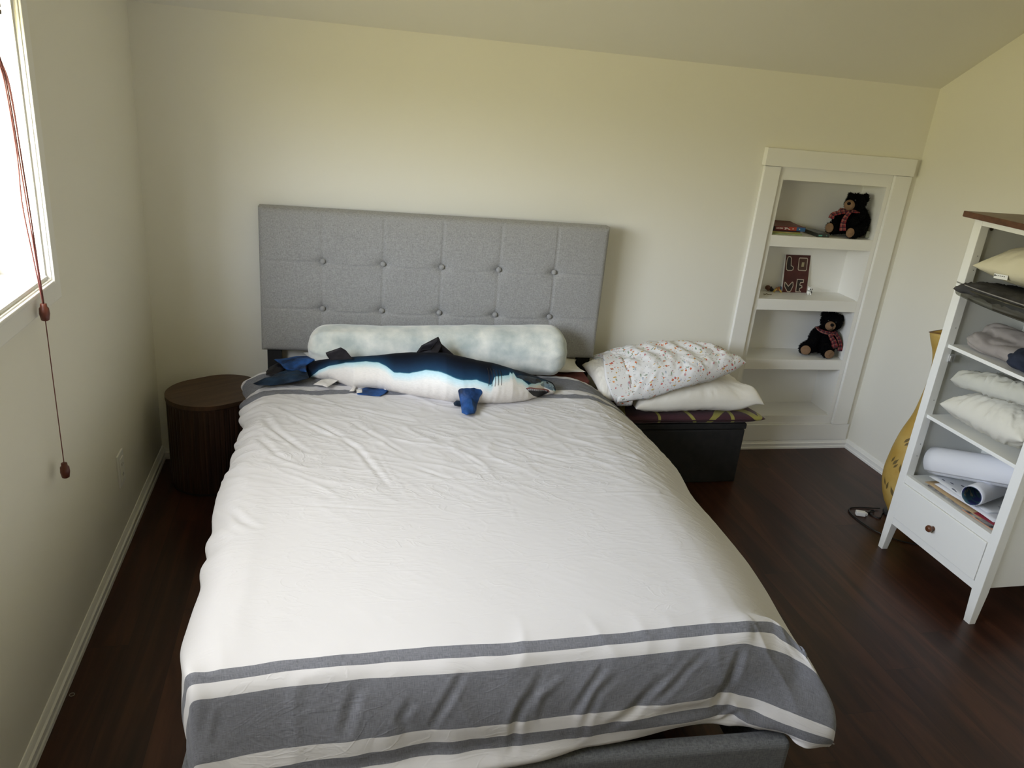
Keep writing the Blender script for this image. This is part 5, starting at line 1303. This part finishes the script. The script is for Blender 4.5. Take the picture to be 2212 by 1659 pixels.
# ---- tiny figures
pn = empty('panda_figurine', 'tiny white and black toy panda standing at the right foot of the maroon canvas', 'figurine', (2.964, .108, S2))
Pm = Matrix.Identity(3)
obj('body', blob([((0, 0, .014), (.011, .010, .010)), ((0, -.002, .029), (.0125, .011, .0105)), ((-.007, -.006, .005), (.004, .0045, .006)), ((.006, -.006, .005), (.004, .0045, .006)), ((-.010, -.002, .013), (.004, .004, .007))], .0012, 2), M_WHITE, pn, smooth=True)
for sx_ in (-1, 1):
    obj('ear', blob([((sx_*.009, 0, .0385), (.0038, .003, .0038))], .0008, 1), M_WHITE, pn, smooth=True)
    obj('eye_patch', blob([((sx_*.0048, -.0120, .0295), (.0030, .0018, .0038))], .0007, 1), M_BLACK, pn, smooth=True)
obj('scarf_band', blob([((0, -.003, .0205), (.0100, .0095, .0026)), ((.008, -.003, .012), (.0040, .007, .0085))], .001, 1), M_BLACK, pn, smooth=True)
t1 = empty('toy_figure', 'tiny brown and black toy figure at the left end of the second shelf', 'figurine', (2.772, .150, S2))
obj('head', blob([((-.010, 0, .018), (.014, .011, .012)), ((-.004, .002, .010), (.008, .008, .010))], .0012), mat('toy_brown', (.10, .035, .015), .5), t1, smooth=True)
obj('body', blob([((.012, 0, .009), (.011, .009, .009)), ((.009, 0, .020), (.004, .004, .005))], .0012), M_BLACK, t1, smooth=True)
t2 = empty('toy_figure', 'tiny orange, yellow and blue toy figure against the left edge of the maroon canvas', 'figurine', (2.812, .143, S2))
obj('body', blob([((0, 0, .014), (.013, .009, .009)), ((.006, 0, .021), (.007, .006, .006))], .0012), mat('toy_orange', (.32, .12, .04), .5), t2, smooth=True)
for a, b in (((-.010, -.004, .014), (-.022, -.007, .003)), ((.008, -.006, .012), (.016, -.010, .003))):
    obj('leg', blob([(Vector(a).lerp(Vector(b), k/4), (.0042,)*3) for k in range(5)], .0010), mat('toy_yellow', (.55, .38, .08), .5), t2, smooth=True)
obj('wing', blob([((.019, .006, .014), (.008, .007, .013))], .0012), mat('toy_blue', (.02, .07, .16), .5), t2, smooth=True)
bm = bmesh.new(); tube(bm, smooth_path([(-.020, .004, .0020), (-.012, .0, .0018), (-.004, .004, .003), (.004, -.003, .0018), (.012, -.006, .0018), (.020, .0, .0022)], 5), [.0016]*26, 6)
tag(obj('dry_twig', bm, mat('twig_brown', (.13, .08, .03), .7), loc=(2.725, .080, S2)), 'tiny curled brown twig near the left front edge of the second shelf', 'twig')

# ------------------------------------------------------------------ white cabinet against the right wall
cb = empty('tall_cabinet', 'tall white open cabinet with brown wooden top and one drawer beside the right wall', 'cabinet')
CX, CY0, CY1, CZ = 2.843, -1.389, -.896, 1.312       # front plane, near side, far side, top
CB = CX+.375
def post(y0, y1, name='front_post', x0=CX, x1=CX+.036, inner=1):
    bm = bmesh.new()
    zs = [0, .125, CZ]; tp = .010
    rings = []
    for z in zs:
        d = tp if z == 0 else 0
        ya, yb = (y0, y1-d) if inner < 0 else (y0+d, y1)
        rings.append([bm.verts.new(p) for p in ((x0, ya, z), (x1-d, ya, z), (x1-d, yb, z), (x0, yb, z))])
    for a, b in zip(rings[:-1], rings[1:]):
        for k in range(4): bm.faces.new((a[k], a[(k+1) % 4], b[(k+1) % 4], b[k]))
    bm.faces.new(rings[0][::-1]); bm.faces.new(rings[-1])
    bmesh.ops.recalc_face_normals(bm, faces=bm.faces)
    ed = [e for e in bm.edges if abs(e.verts[0].co.z-e.verts[1].co.z) > .01]
    bmesh.ops.bevel(bm, geom=ed, offset=.002, segments=2, profile=.5, affect='EDGES')
    return obj(name, bm, M_CAB, cb)
post(CY1-.035, CY1, inner=1); post(CY0, CY0+.037, inner=-1)
post(CY1-.035, CY1, 'rear_post', CB-.036, CB, 1); post(CY0, CY0+.037, 'rear_post', CB-.036, CB, -1)
obj('side_panel', bx(CX+.036, CB-.037, CY1-.018, CY1-.006, .14, CZ), M_CABIN, cb)
obj('side_panel', bx(CX+.036, CB-.037, CY0+.010, CY0+.022, .14, CZ), M_CAB, cb)
obj('back_panel', bx(CB-.046, CB-.040, CY0+.023, CY1-.019, .14, CZ), M_CABIN, cb)
obj('top_board', bx(CX-.022, CB+.008, CY0-.022, CY1+.036, CZ, CZ+.020, bev=.002), mat('brown_stained_top', (.085, .032, .014), .4, (.14, .058, .028), 5, stretch=(.8, 9, 9), bump=.1, bscale=20), cb)
obj('top_rail', bx(CX+.002, CX+.020, CY0+.037, CY1-.035, 1.294, CZ), M_CAB, cb)
for z0, z1, x0 in ((.856, .869, .012), (.580, .593, .012), (1.058, 1.070, .045)):
    obj('shelf', bx(CX+x0, CB-.0465, CY0+.0375, CY1-.0355, z0, z1, bev=.001), M_CAB, cb)
obj('bottom_board', bx(CX+.0205, CB-.0465, CY0+.0375, CY1-.0355, .325, .337), M_CABIN, cb)
obj('middle_rail', bx(CX+.002, CX+.020, CY0+.037, CY1-.035, .306, .338, bev=.001), M_CAB, cb)
obj('bottom_rail', bx(CX+.002, CX+.020, CY0+.037, CY1-.035, .122, .152, bev=.001), M_CAB, cb)
dr = obj('drawer', bx(CX-.003, CX+.016, CY0+.0385, CY1-.0365, .1535, .3045, bev=.002), M_CAB, cb)
obj('drawer_box', bx(CX+.0165, CX+.30, CY0+.055, CY1-.053, .165, .29), M_CABIN, cb)
kb_ = bmesh.new(); lathe(kb_, [(.006, .0), (.0085, -.002), (.0055, -.008), (.0065, -.012), (.0125, -.017), (.0135, -.022), (.010, -.028), (.004, -.0295)], (CX-.003, -1.130, .224), 24, axis='x')
obj('knob', kb_, mat('knob_walnut', (.11, .035, .014), .35, (.16, .06, .025), 30), dr, smooth=True)
hg = bmesh.new(); box(hg, CX+.024, CX+.052, -.9385, -.9315, .802, .832, .002); box(hg, CX+.026, CX+.034, -.9440, -.9385, .808, .828, .001)
obj('door_hinge', hg, mat('hinge_steel', (.62, .62, .62), .35, metal=.5), cb)
bm = bmesh.new()
for z in (1.19, 1.14, .93, .65, .47, .42): lathe(bm, [(.0, -.0004), (.0015, -.0004), (.0015, .0002)], (CX+.022, -.9315, z), 8, axis='y')
pg = obj('shelf_pin_holes', bm, M_BLACK, cb)
bm = bmesh.new(); lathe(bm, [(.0, -.0012), (.0065, -.0012), (.0075, 0)], (CX+.062, -.9145, 1.283), 16, axis='y'); obj('screw_cap', bm, mat('cap_brown', (.08, .05, .03), .6), cb)

# ---- what the cabinet holds
def soft(name, label, cat, parts, m, voxel=.006, it=6, wr=.004, ws=25, seed=0, group=None, flat=None, folds=0.0):
    me = blob(parts, voxel, it)
    n = len(me.vertices); co = np.empty(n*3, dtype=np.float32); no = np.empty(n*3, dtype=np.float32)
    me.vertices.foreach_get('co', co); me.vertices.foreach_get('normal', no); co = co.reshape(-1, 3); no = no.reshape(-1, 3)
    for i in range(n):
        p = co[i]; g = noise.noise((p[0]*ws+seed, p[1]*ws*.6, p[2]*ws)); g2 = noise.noise((p[0]*ws*.5+p[1]*ws*.4, p[1]*ws*.3-p[2]*ws*1.2, seed+p[2]*ws*.6))
        rd = max(0, 1-abs(g2)*5); d = wr*g - folds*rd
        co[i] = p+no[i]*d
    if flat is not None: co[:, 2] = np.maximum(co[:, 2], flat)
    me.vertices.foreach_set('co', co.reshape(-1)); me.update()
    return tag(obj(name, me, m, smooth=True), label, cat, group)
M_CREAM = mat('cream_cotton', (.66, .61, .44), .85, (.72, .67, .50), 8, bump=.3, bscale=40, bdist=.003)
M_GREYC = mat('warm_grey_cotton', (.30, .27, .26), .85, (.36, .33, .31), 8, bump=.35, bscale=40, bdist=.003)
M_NAVY = mat('navy_cloth', (.010, .016, .035), .85, (.020, .028, .055), 12, bump=.5, bscale=40, bdist=.003)
M_SILK = mat('light_grey_satin', (.52, .52, .47), .45, (.60, .60, .54), 8, bump=.35, bscale=24, bdist=.004)
M_OFFW = mat('off_white_jersey', (.72, .70, .62), .85, bump=.35, bscale=30, bdist=.003)
# cream pillow with a sewn label, upper compartment
P = pillow_pts(.40, .30, .17, n=60, m=46, pinch=.06, p=2.4, seed=61, wr=.006, flat=.62, edgew=1.2)
cp = empty('cream_pillow', 'cream pillow with a small sewn label on the top shelf of the white cabinet', 'pillow', (3.000, -1.135, 1.178))
cp.rotation_euler = (0.0, .10, PI/2+.02)
obj('cushion', pillow_mesh('cushion', P), M_CREAM, cp, smooth=True)
tg = bx(.055, .110, .1400, .1412, -.030, -.014); obj('label_tag', tg, M_WHITE, cp)
bm = bmesh.new()
for k in range(5): box(bm, .066+k*.008, .071+k*.008, .1412, .1415, -.021, -.019)
lathe(bm, [(.0, .1415), (.0028, .1415), (.0028, .1412)], (.106, 0, -.020), 12, axis='y'); lg = obj('tag_print', bm, M_BLACK, cp)
# black zip bag with a clear plastic front
zb = empty('zip_bag', 'black and clear plastic zip bag sticking out of the cabinet under the cream pillow', 'bag')
P = pillow_pts(.405, .215, .052, n=70, m=44, pinch=.015, p=7, seed=81, wr=.004, flat=.35, edgew=2.5)
Qb = P.copy(); Qb[..., 0] = 2.902-P[..., 1]; Qb[..., 1] = -1.150-P[..., 0]*.985; Qb[..., 2] = P[..., 2]+1.0835; kf = np.clip((2.862-Qb[..., 0])/.06, 0, 1); Qb[..., 2] -= .006*kf; Qb[..., 0] -= .012*np.clip((Qb[..., 1]+1.02)/.08, 0, 1)
me = pillow_mesh('black_cloth', Qb)
obj('black_cloth', me, mat('black_cloth', (.022, .021, .022), .7, (.05, .048, .05), 20, bump=.5, bscale=40, bdist=.003), zb, smooth=True)
def sheet(name, rows, m, parent, th=.001, uvx=False):
    P = np.array(rows, float); q = cr_interp(P, np.arange(len(P)).astype(float), np.linspace(0, len(P)-1, (len(P)-1)*6+1)); q = np.swapaxes(cr_interp(np.swapaxes(q, 0, 1), np.arange(P.shape[1]).astype(float), np.linspace(0, P.shape[1]-1, (P.shape[1]-1)*6+1)), 0, 1)
    UVs = np.zeros(q.shape[:2]+(2,)); UVs[..., 0] = np.linspace(0, 1, q.shape[0])[:, None]; UVs[..., 1] = np.linspace(0, 1, q.shape[1])[None]
    o = obj(name, grid_mesh(name, q, uv=UVs), m, parent, smooth=True); md = o.modifiers.new('thickness', 'SOLIDIFY'); md.thickness = th; return o
mpl = bpy.data.materials.new('clear_plastic'); mpl.use_nodes = True; nt = mpl.node_tree; nt.nodes.clear()
o_ = N(nt, 'ShaderNodeOutputMaterial'); tr = N(nt, 'ShaderNodeBsdfTransparent'); tr.inputs[0].default_value = (.62, .62, .58, 1); gl = N(nt, 'ShaderNodeBsdfGlossy', Roughness=.18); gl.inputs[0].default_value = (.7, .7, .68, 1)
mx = N(nt, 'ShaderNodeMixShader'); mx.inputs[0].default_value = .16; nt.links.new(tr.outputs[0], mx.inputs[1]); nt.links.new(gl.outputs[0], mx.inputs[2]); nt.links.new(mx.outputs[0], o_.inputs[0])
sheet('plastic_front', [[(2.797, -.945, 1.086), (2.795, -1.08, 1.090), (2.795, -1.22, 1.092), (2.80, -1.345, 1.094)], [(2.806, -.950, 1.058), (2.800, -1.08, 1.052), (2.800, -1.22, 1.050), (2.81, -1.345, 1.050)], [(2.84, -.962, 1.046), (2.84, -1.08, 1.040), (2.84, -1.22, 1.038), (2.84, -1.345, 1.038)]], mpl, zb, .0008)
sheet('paper_insert', [[(2.7985, -1.105, 1.086), (2.798, -1.20, 1.088), (2.799, -1.27, 1.088)], [(2.803, -1.12, 1.050), (2.803, -1.20, 1.048), (2.805, -1.28, 1.048)]], mat('insert_paper', (.52, .48, .47), .6), zb, .0008)
tube_ = bmesh.new(); tube(tube_, smooth_path([(2.800, -.945, 1.100), (2.794, -1.05, 1.098), (2.792, -1.2, 1.099), (2.796, -1.345, 1.100)], 6), .0022, 6); obj('piping', tube_, mat('grey_piping', (.25, .24, .23), .5), zb)
# grey folded pillow, navy cloth, black bundle and plush on shelf A
SA, SBz, SC_ = .869, .593, .337
soft('folded_grey_pillow', 'folded warm grey pillow on the cabinet shelf beneath the zip bag', 'pillow',
     [((2.93, -1.005-.03*k, SA+.034), (.060, .055, .034)) for k in range(6)] + [((2.985, -1.000-.033*k, SA+.070), (.052, .048, .030)) for k in range(6)], M_GREYC, .006, 4, .003, 22, 2, flat=SA+.0005, folds=.005)
soft('navy_cloth', 'crumpled dark navy cloth at the near end of the cabinet shelf', 'cloth',
     [((2.92, -1.195-.036*k, SA+.035+.004*k), (.065, .050, .038+.004*k)) for k in range(4)] + [((2.95, -1.26, SA+.07), (.06, .05, .035))], M_NAVY, .006, 3, .005, 20, 5, flat=SA+.0005, folds=.008)
soft('black_bundle', 'black rolled garment behind the navy cloth in the cabinet', 'clothing',
     [((3.09, -1.20-.03*k, SA+.055), (.05, .05, .055)) for k in range(4)], M_BLACK, .006, 4, .004, 20, 7, flat=SA+.0005, folds=.003)
soft('grey_plush', 'small crumpled grey plush cloth resting on the black bundle in the cabinet', 'cloth',
     [((3.07, -1.19-.04*k, SA+.130), (.035, .040, .022)) for k in range(4)] + [((3.05, -1.165, SA+.125), (.02, .03, .02))], mat('grey_plush_mat', (.22, .19, .175), .95, (.30, .27, .25), 20, bump=.6, bscale=200, sheen=.4), .005, 3, .006, 26, 9, flat=SA+.1085, folds=.006)
# white pillow and folded satin sheet on shelf B
P = pillow_pts(.365, .28, .175, n=60, m=44, pinch=.03, p=2.3, seed=71, wr=.011, flat=.75, edgew=1.6)
wp = tag(obj('white_pillow', pillow_mesh('white_pillow', P), M_OFFW, smooth=True), 'crumpled off-white pillow on the cabinet shelf below the folded grey satin sheet', 'pillow')
place(wp, (2.985, -1.163, SBz+.0745), (.0, .06, PI/2))
P = pillow_pts(.355, .27, .085, n=60, m=44, pinch=.0, p=6, seed=75, wr=.010, flat=.4, edgew=2.0)
x, y, z = P[..., 0], P[..., 1], P[..., 2]; z -= .030*np.clip((y-.02)/.1, 0, 1)*0; P[..., 2] = z
fs = tag(obj('folded_sheet', pillow_mesh('folded_sheet', P), M_SILK, smooth=True), 'light grey satin quilt folded on top of the off-white pillow in the cabinet', 'bedding')
place(fs, (2.985, -1.165, SBz+.183), (.02, .14, PI/2))
# rolls and papers in the lower compartment
M_PAP = mat('white_paper', (.74, .75, .79), .7, bump=.05, bscale=20)
def roll(name, label, a, b, r, m, turns=1.6, th=.0009, inner=None, grp=None):
    a, b = Vector(a), Vector(b); d = (b-a).normalized(); up = Vector((0, 0, 1)); s = d.cross(up).normalized(); u = s.cross(d)
    n = 70; Q = np.zeros((n, 12, 3)); UVr = np.zeros((n, 12, 2))
    for i in range(n):
        f = i/(n-1); an = -.6+2*PI*turns*f; rr = r*(1-.16*f)
        for j in range(12):
            g = j/11; Q[i, j] = a.lerp(b, g) + s*math.cos(an)*rr + u*math.sin(an)*rr; UVr[i, j] = (f, g)
    o = tag(obj(name, grid_mesh(name, Q, uv=UVr), m, smooth=True), label, 'paper roll'); md = o.modifiers.new('thickness', 'SOLIDIFY'); md.thickness = th; return o
def roll_mat():
    m, nt, b = nodes('printed_inner'); b.inputs['Roughness'].default_value = .6
    g = N(nt, 'ShaderNodeNewGeometry'); t = N(nt, 'ShaderNodeUVMap'); nz = N(nt, 'ShaderNodeTexNoise', Scale=5.0, Detail=3); nt.links.new(t.outputs[0], nz.inputs['Vector'])
    r = N(nt, 'ShaderNodeValToRGB'); r.color_ramp.interpolation = 'CONSTANT'; r.color_ramp.elements[0].color = (.03, .035, .13, 1); r.color_ramp.elements[1].position = .5; r.color_ramp.elements[1].color = (.04, .10, .13, 1)
    e = r.color_ramp.elements.new(.58); e.color = (.28, .26, .16, 1)
    nt.links.new(nz.outputs[0], r.inputs[0])
    sp = N(nt, 'ShaderNodeSeparateXYZ'); nt.links.new(t.outputs[0], sp.inputs[0]); l = N(nt, 'ShaderNodeMath', operation='LESS_THAN'); l.inputs[1].default_value = .62; nt.links.new(sp.outputs['X'], l.inputs[0])
    mx = N(nt, 'ShaderNodeMix', data_type='RGBA'); mx.inputs['B'].default_value = (.74, .75, .79, 1); nt.links.new(l.outputs[0], mx.inputs['Factor']); nt.links.new(r.outputs[0], mx.inputs['A']); nt.links.new(mx.outputs['Result'], b.inputs['Base Color']); return m
roll('paper_roll', 'large roll of blank white paper lying along the bottom compartment of the cabinet', (2.930, -.950, SC_+.070), (2.990, -1.325, SC_+.195), .056, M_PAP, 1.35)
roll('paper_roll', 'shorter white paper roll with dark blue printed inside, in front of the large roll', (2.868, -1.212, SC_+.068), (3.10, -1.130, SC_+.068), .037, roll_mat(), 2.4)
def flat_sheet(name, label, cat, cs, z, m, th=.0008, sag=.0):
    (x0, y0), (x1, y1), (x2, y2), (x3, y3) = cs; Q = np.zeros((8, 14, 3))
    for i in range(8):
        for j in range(14):
            f, g = i/7, j/13
            x = (x0*(1-g)+x1*g)*(1-f)+(x3*(1-g)+x2*g)*f; y = (y0*(1-g)+y1*g)*(1-f)+(y3*(1-g)+y2*g)*f
            Q[i, j] = (x, y, z+sag*(noise.noise((x*14, y*14, z*90))+.55))
    me = grid_mesh(name, Q); bm = bmesh.new(); bm.from_mesh(me); bmesh.ops.recalc_face_normals(bm, faces=bm.faces)
    if bm.faces[0].normal.z < 0: bmesh.ops.reverse_faces(bm, faces=bm.faces)
    bm.to_mesh(me); bm.free(); o = tag(obj(name, me, m, smooth=True), label, cat); md = o.modifiers.new('thickness', 'SOLIDIFY'); md.thickness = th; md.offset = 1; return o
def marks_mat():
    m, nt, b = nodes('marked_paper'); b.inputs['Roughness'].default_value = .7; t = N(nt, 'ShaderNodeTexCoord'); v = N(nt, 'ShaderNodeTexVoronoi', Scale=42.0); mp = N(nt, 'ShaderNodeMapping'); mp.inputs['Scale'].default_value = (1, .5, 1)
    nt.links.new(t.outputs['Object'], mp.inputs[0]); nt.links.new(mp.outputs[0], v.inputs['Vector']); l = N(nt, 'ShaderNodeMath', operation='LESS_THAN'); l.inputs[1].default_value = .20; nt.links.new(v.outputs['Distance'], l.inputs[0])
    mx = N(nt, 'ShaderNodeMix', data_type='RGBA'); mx.inputs['A'].default_value = (.66, .67, .68, 1); mx.inputs['B'].default_value = (.14, .15, .18, 1); nt.links.new(l.outputs[0], mx.inputs['Factor']); nt.links.new(mx.outputs['Result'], b.inputs['Base Color']); return m
zc = SC_
flat_sheet('paper_sheet', 'orange sheet of paper at the bottom of the pile in the cabinet', 'paper', [(2.868, -1.19), (2.872, -1.335), (3.06, -1.335), (3.05, -1.17)], zc+.0006, mat('orange_paper', (.62, .32, .18), .7), .0008, .001)
flat_sheet('magazine', 'dark-edged magazine in the paper pile in the cabinet', 'magazine', [(2.866, -1.02), (2.872, -1.32), (3.09, -1.32), (3.08, -1.0)], zc+.0030, mat('magazine_cover', (.03, .025, .03), .5, (.5, .48, .45), 30), .0022, .0015)
flat_sheet('kraft_envelope', 'brown kraft envelope in the paper pile in the cabinet', 'envelope', [(2.864, -1.005), (2.872, -1.27), (3.06, -1.26), (3.05, -.99)], zc+.0080, mat('kraft', (.40, .28, .15), .8, (.47, .34, .19), 20), .0014, .004)
flat_sheet('red_folder', 'dark red folder at the near end of the paper pile in the cabinet', 'folder', [(2.868, -1.24), (2.880, -1.325), (3.08, -1.325), (3.07, -1.23)], zc+.0150, mat('red_card', (.20, .012, .025), .6), .0012, .002)
flat_sheet('paper_sheet', 'loose white sheets on the kraft envelope in the cabinet', 'paper', [(2.874, -1.04), (2.885, -1.31), (3.10, -1.31), (3.09, -1.02)], zc+.0195, M_PAP, .0020, .003)
flat_sheet('paper_sheet', 'white sheet with dark marks under the large paper roll in the cabinet', 'paper', [(2.890, -.99), (2.905, -1.26), (3.11, -1.28), (3.10, -.98)], zc+.0250, marks_mat(), .0012, .003)

# ------------------------------------------------------------------ lamp in the corner behind the cabinet
M_LAMP = mat('yellow_parchment', (.47, .29, .055), .55, (.60, .42, .13), 9, bump=.25, bscale=20, detail=6, bdist=.003)
M_SEED = mat('seed_print', (.16, .11, .035), .7)
lp = empty('floor_lamp', 'yellow parchment floor lamp with seed prints in the right corner behind the cabinet', 'lamp', (3.118, -.686, 0))
LPR = [(.045, .016), (.065, .019), (.089, .069), (.111, .128), (.121, .190), (.115, .264), (.104, .343), (.089, .409), (.071, .453), (.061, .526), (.053, .60), (.052, .67), (.059, .730), (.079, .782), (.099, .826)]
def lamp_r(z): return float(np.interp(z, [p[1] for p in LPR], [p[0] for p in LPR]))
def lamp_shell():
    zs = np.linspace(.016, .826, 70); m = 72; Q = np.zeros((len(zs), m, 3))
    rr = np.array([lamp_r(z) for z in zs]); rr = np.convolve(np.pad(rr, 3, mode='edge'), np.ones(7)/7, 'valid')
    for i, z in enumerate(zs):
        for j in range(m):
            a = 2*PI*j/m; r = rr[i]*(1+.010*math.cos(4*a+1)) ; top = .012*math.sin(a*2+.8)*max(0, (z-.74)/.09)
            Q[i, j] = (r*math.cos(a), r*math.sin(a), z+top)
    return grid_mesh('lamp_shade', Q, closed_v=True)
ls = obj('lamp_shade', lamp_shell(), M_LAMP, lp, smooth=True); md = ls.modifiers.new('thickness', 'SOLIDIFY'); md.thickness = .002; md.offset = -1
rm = bmesh.new(); tube(rm, [(.099*math.cos(a), .099*math.sin(a), .826+.012*math.sin(2*a+.8)) for a in np.linspace(0, 2*PI, 49)], .0016, 6, caps=False); obj('rim_wire', rm, mat('rim_brown', (.16, .07, .02), .6), lp)
obj('lamp_base', (lambda b_: (lathe(b_, [(.075, 0), (.078, .004), (.075, .010), (.010, .014)], (0, 0, 0), 36), b_)[1])(bmesh.new()), M_BLACK, lp)
obj('stem', (lambda b_: (lathe(b_, [(.006, .012), (.006, .40)], (0, 0, 0), 12), b_)[1])(bmesh.new()), M_BLACK, lp)
obj('bulb', (lambda b_: (lathe(b_, [(.013, .40), (.014, .43), (.028, .47), (.026, .50), (.012, .515)], (0, 0, 0), 20), b_)[1])(bmesh.new()), M_WHITE, lp)
def seed(a, z, ln, tilt):
    bm = bmesh.new(); n = 12; L_, R2 = [], []
    def pt(f, off):
        zz = z+ln*(f-.5)*math.cos(tilt); aa = a + (ln*(f-.5)*math.sin(tilt)+off*math.cos(tilt))/lamp_r(zz); r = lamp_r(zz)*(1+.010*math.cos(4*aa+1))+.0026
        return (r*math.cos(aa), r*math.sin(aa), zz - off*math.sin(tilt))
    for k in range(n+1):
        f = k/n; w = ln*.15*math.sin(PI*min(1, f*1.02))**1.3*(1.35-f)
        L_.append(bm.verts.new(pt(f, -w-.0003))); R2.append(bm.verts.new(pt(f, w+.0003)))
    for k in range(n): bm.faces.new((L_[k], R2[k], R2[k+1], L_[k+1]))
    bmesh.ops.recalc_face_normals(bm, faces=bm.faces)
    return bm
aw = math.atan2(-.75, -.66)      # side turned to the room
for k, (da, z, ln, tl) in enumerate(((-.70, .375, .040, .6), (-.62, .362, .036, .7), (-.95, .275, .034, .3), (-.80, .270, .042, .5), (-.55, .255, .040, -.2), (-.74, .255, .030, .6), (-1.02, .165, .036, -.3), (-.86, .155, .040, .2), (-.62, .140, .050, -.4), (-.30, .33, .040, .5), (-.1, .23, .038, -.3), (-.2, .12, .04, .4), (.3, .30, .04, .2), (.5, .18, .04, -.5), (1.2, .25, .04, .4), (-1.7, .30, .04, .2), (-2.2, .2, .04, -.4), (-.2, .70, .03, .3))):
    obj('seed_print', seed(aw+da, z, ln, tl), M_SEED, lp)
M_CABLE = mat('black_cable', (.008, .008, .008), .4)
cdm = bmesh.new()
Lw = lambda x, y, z=.004: (x-3.118, y+.686, z)
tube(cdm, smooth_path([Lw(3.075, -.640, .008), Lw(3.060, -.650), Lw(3.035, -.665), Lw(2.995, -.700), Lw(2.975, -.672), Lw(2.985, -.645), Lw(3.01, -.635), Lw(3.00, -.655, .010), Lw(2.955, -.655), Lw(2.935, -.663, .008)], 8), .0028, 8)
obj('cable', cdm, M_CABLE, lp, smooth=True)
cdm = bmesh.new()
tube(cdm, smooth_path([Lw(3.050, -.628, .008), Lw(3.02, -.618), Lw(2.965, -.607), Lw(2.905, -.615), Lw(2.883, -.665), Lw(2.888, -.740), Lw(2.905, -.800), Lw(2.945, -.860), Lw(3.00, -.900), Lw(3.08, -.93), Lw(3.17, -.95)], 8), .0028, 8)
obj('cable', cdm, M_CABLE, lp, smooth=True)
pl = bmesh.new(); Mp = Matrix.Translation(Lw(2.922, -.668, .011)) @ Matrix.Rotation(-.35, 4, 'Z')
box(pl, -.020, .020, -.011, .011, -.010, .010, .003); box(pl, .020, .028, -.007, .007, -.006, .006, .002); bmesh.ops.transform(pl, matrix=Mp, verts=pl.verts)
obj('inline_switch', pl, M_WHITE, lp)

# screw in the right wall
bm = bmesh.new(); lathe(bm, [(.0, -.006), (.0022, -.006), (.0022, .0)], (W, -.385, .985), 8, axis='x'); 

# ------------------------------------------------------------------ origins at the base of each thing
bm.free()
for o in [o for o in COL.objects if o.parent is None and o.type in ('MESH', 'EMPTY') and o.get('kind') != 'structure']:
    if o.type == 'EMPTY' and not o.children: continue
    if o.name.startswith(('portal', 'camera')): continue
    recenter(o)
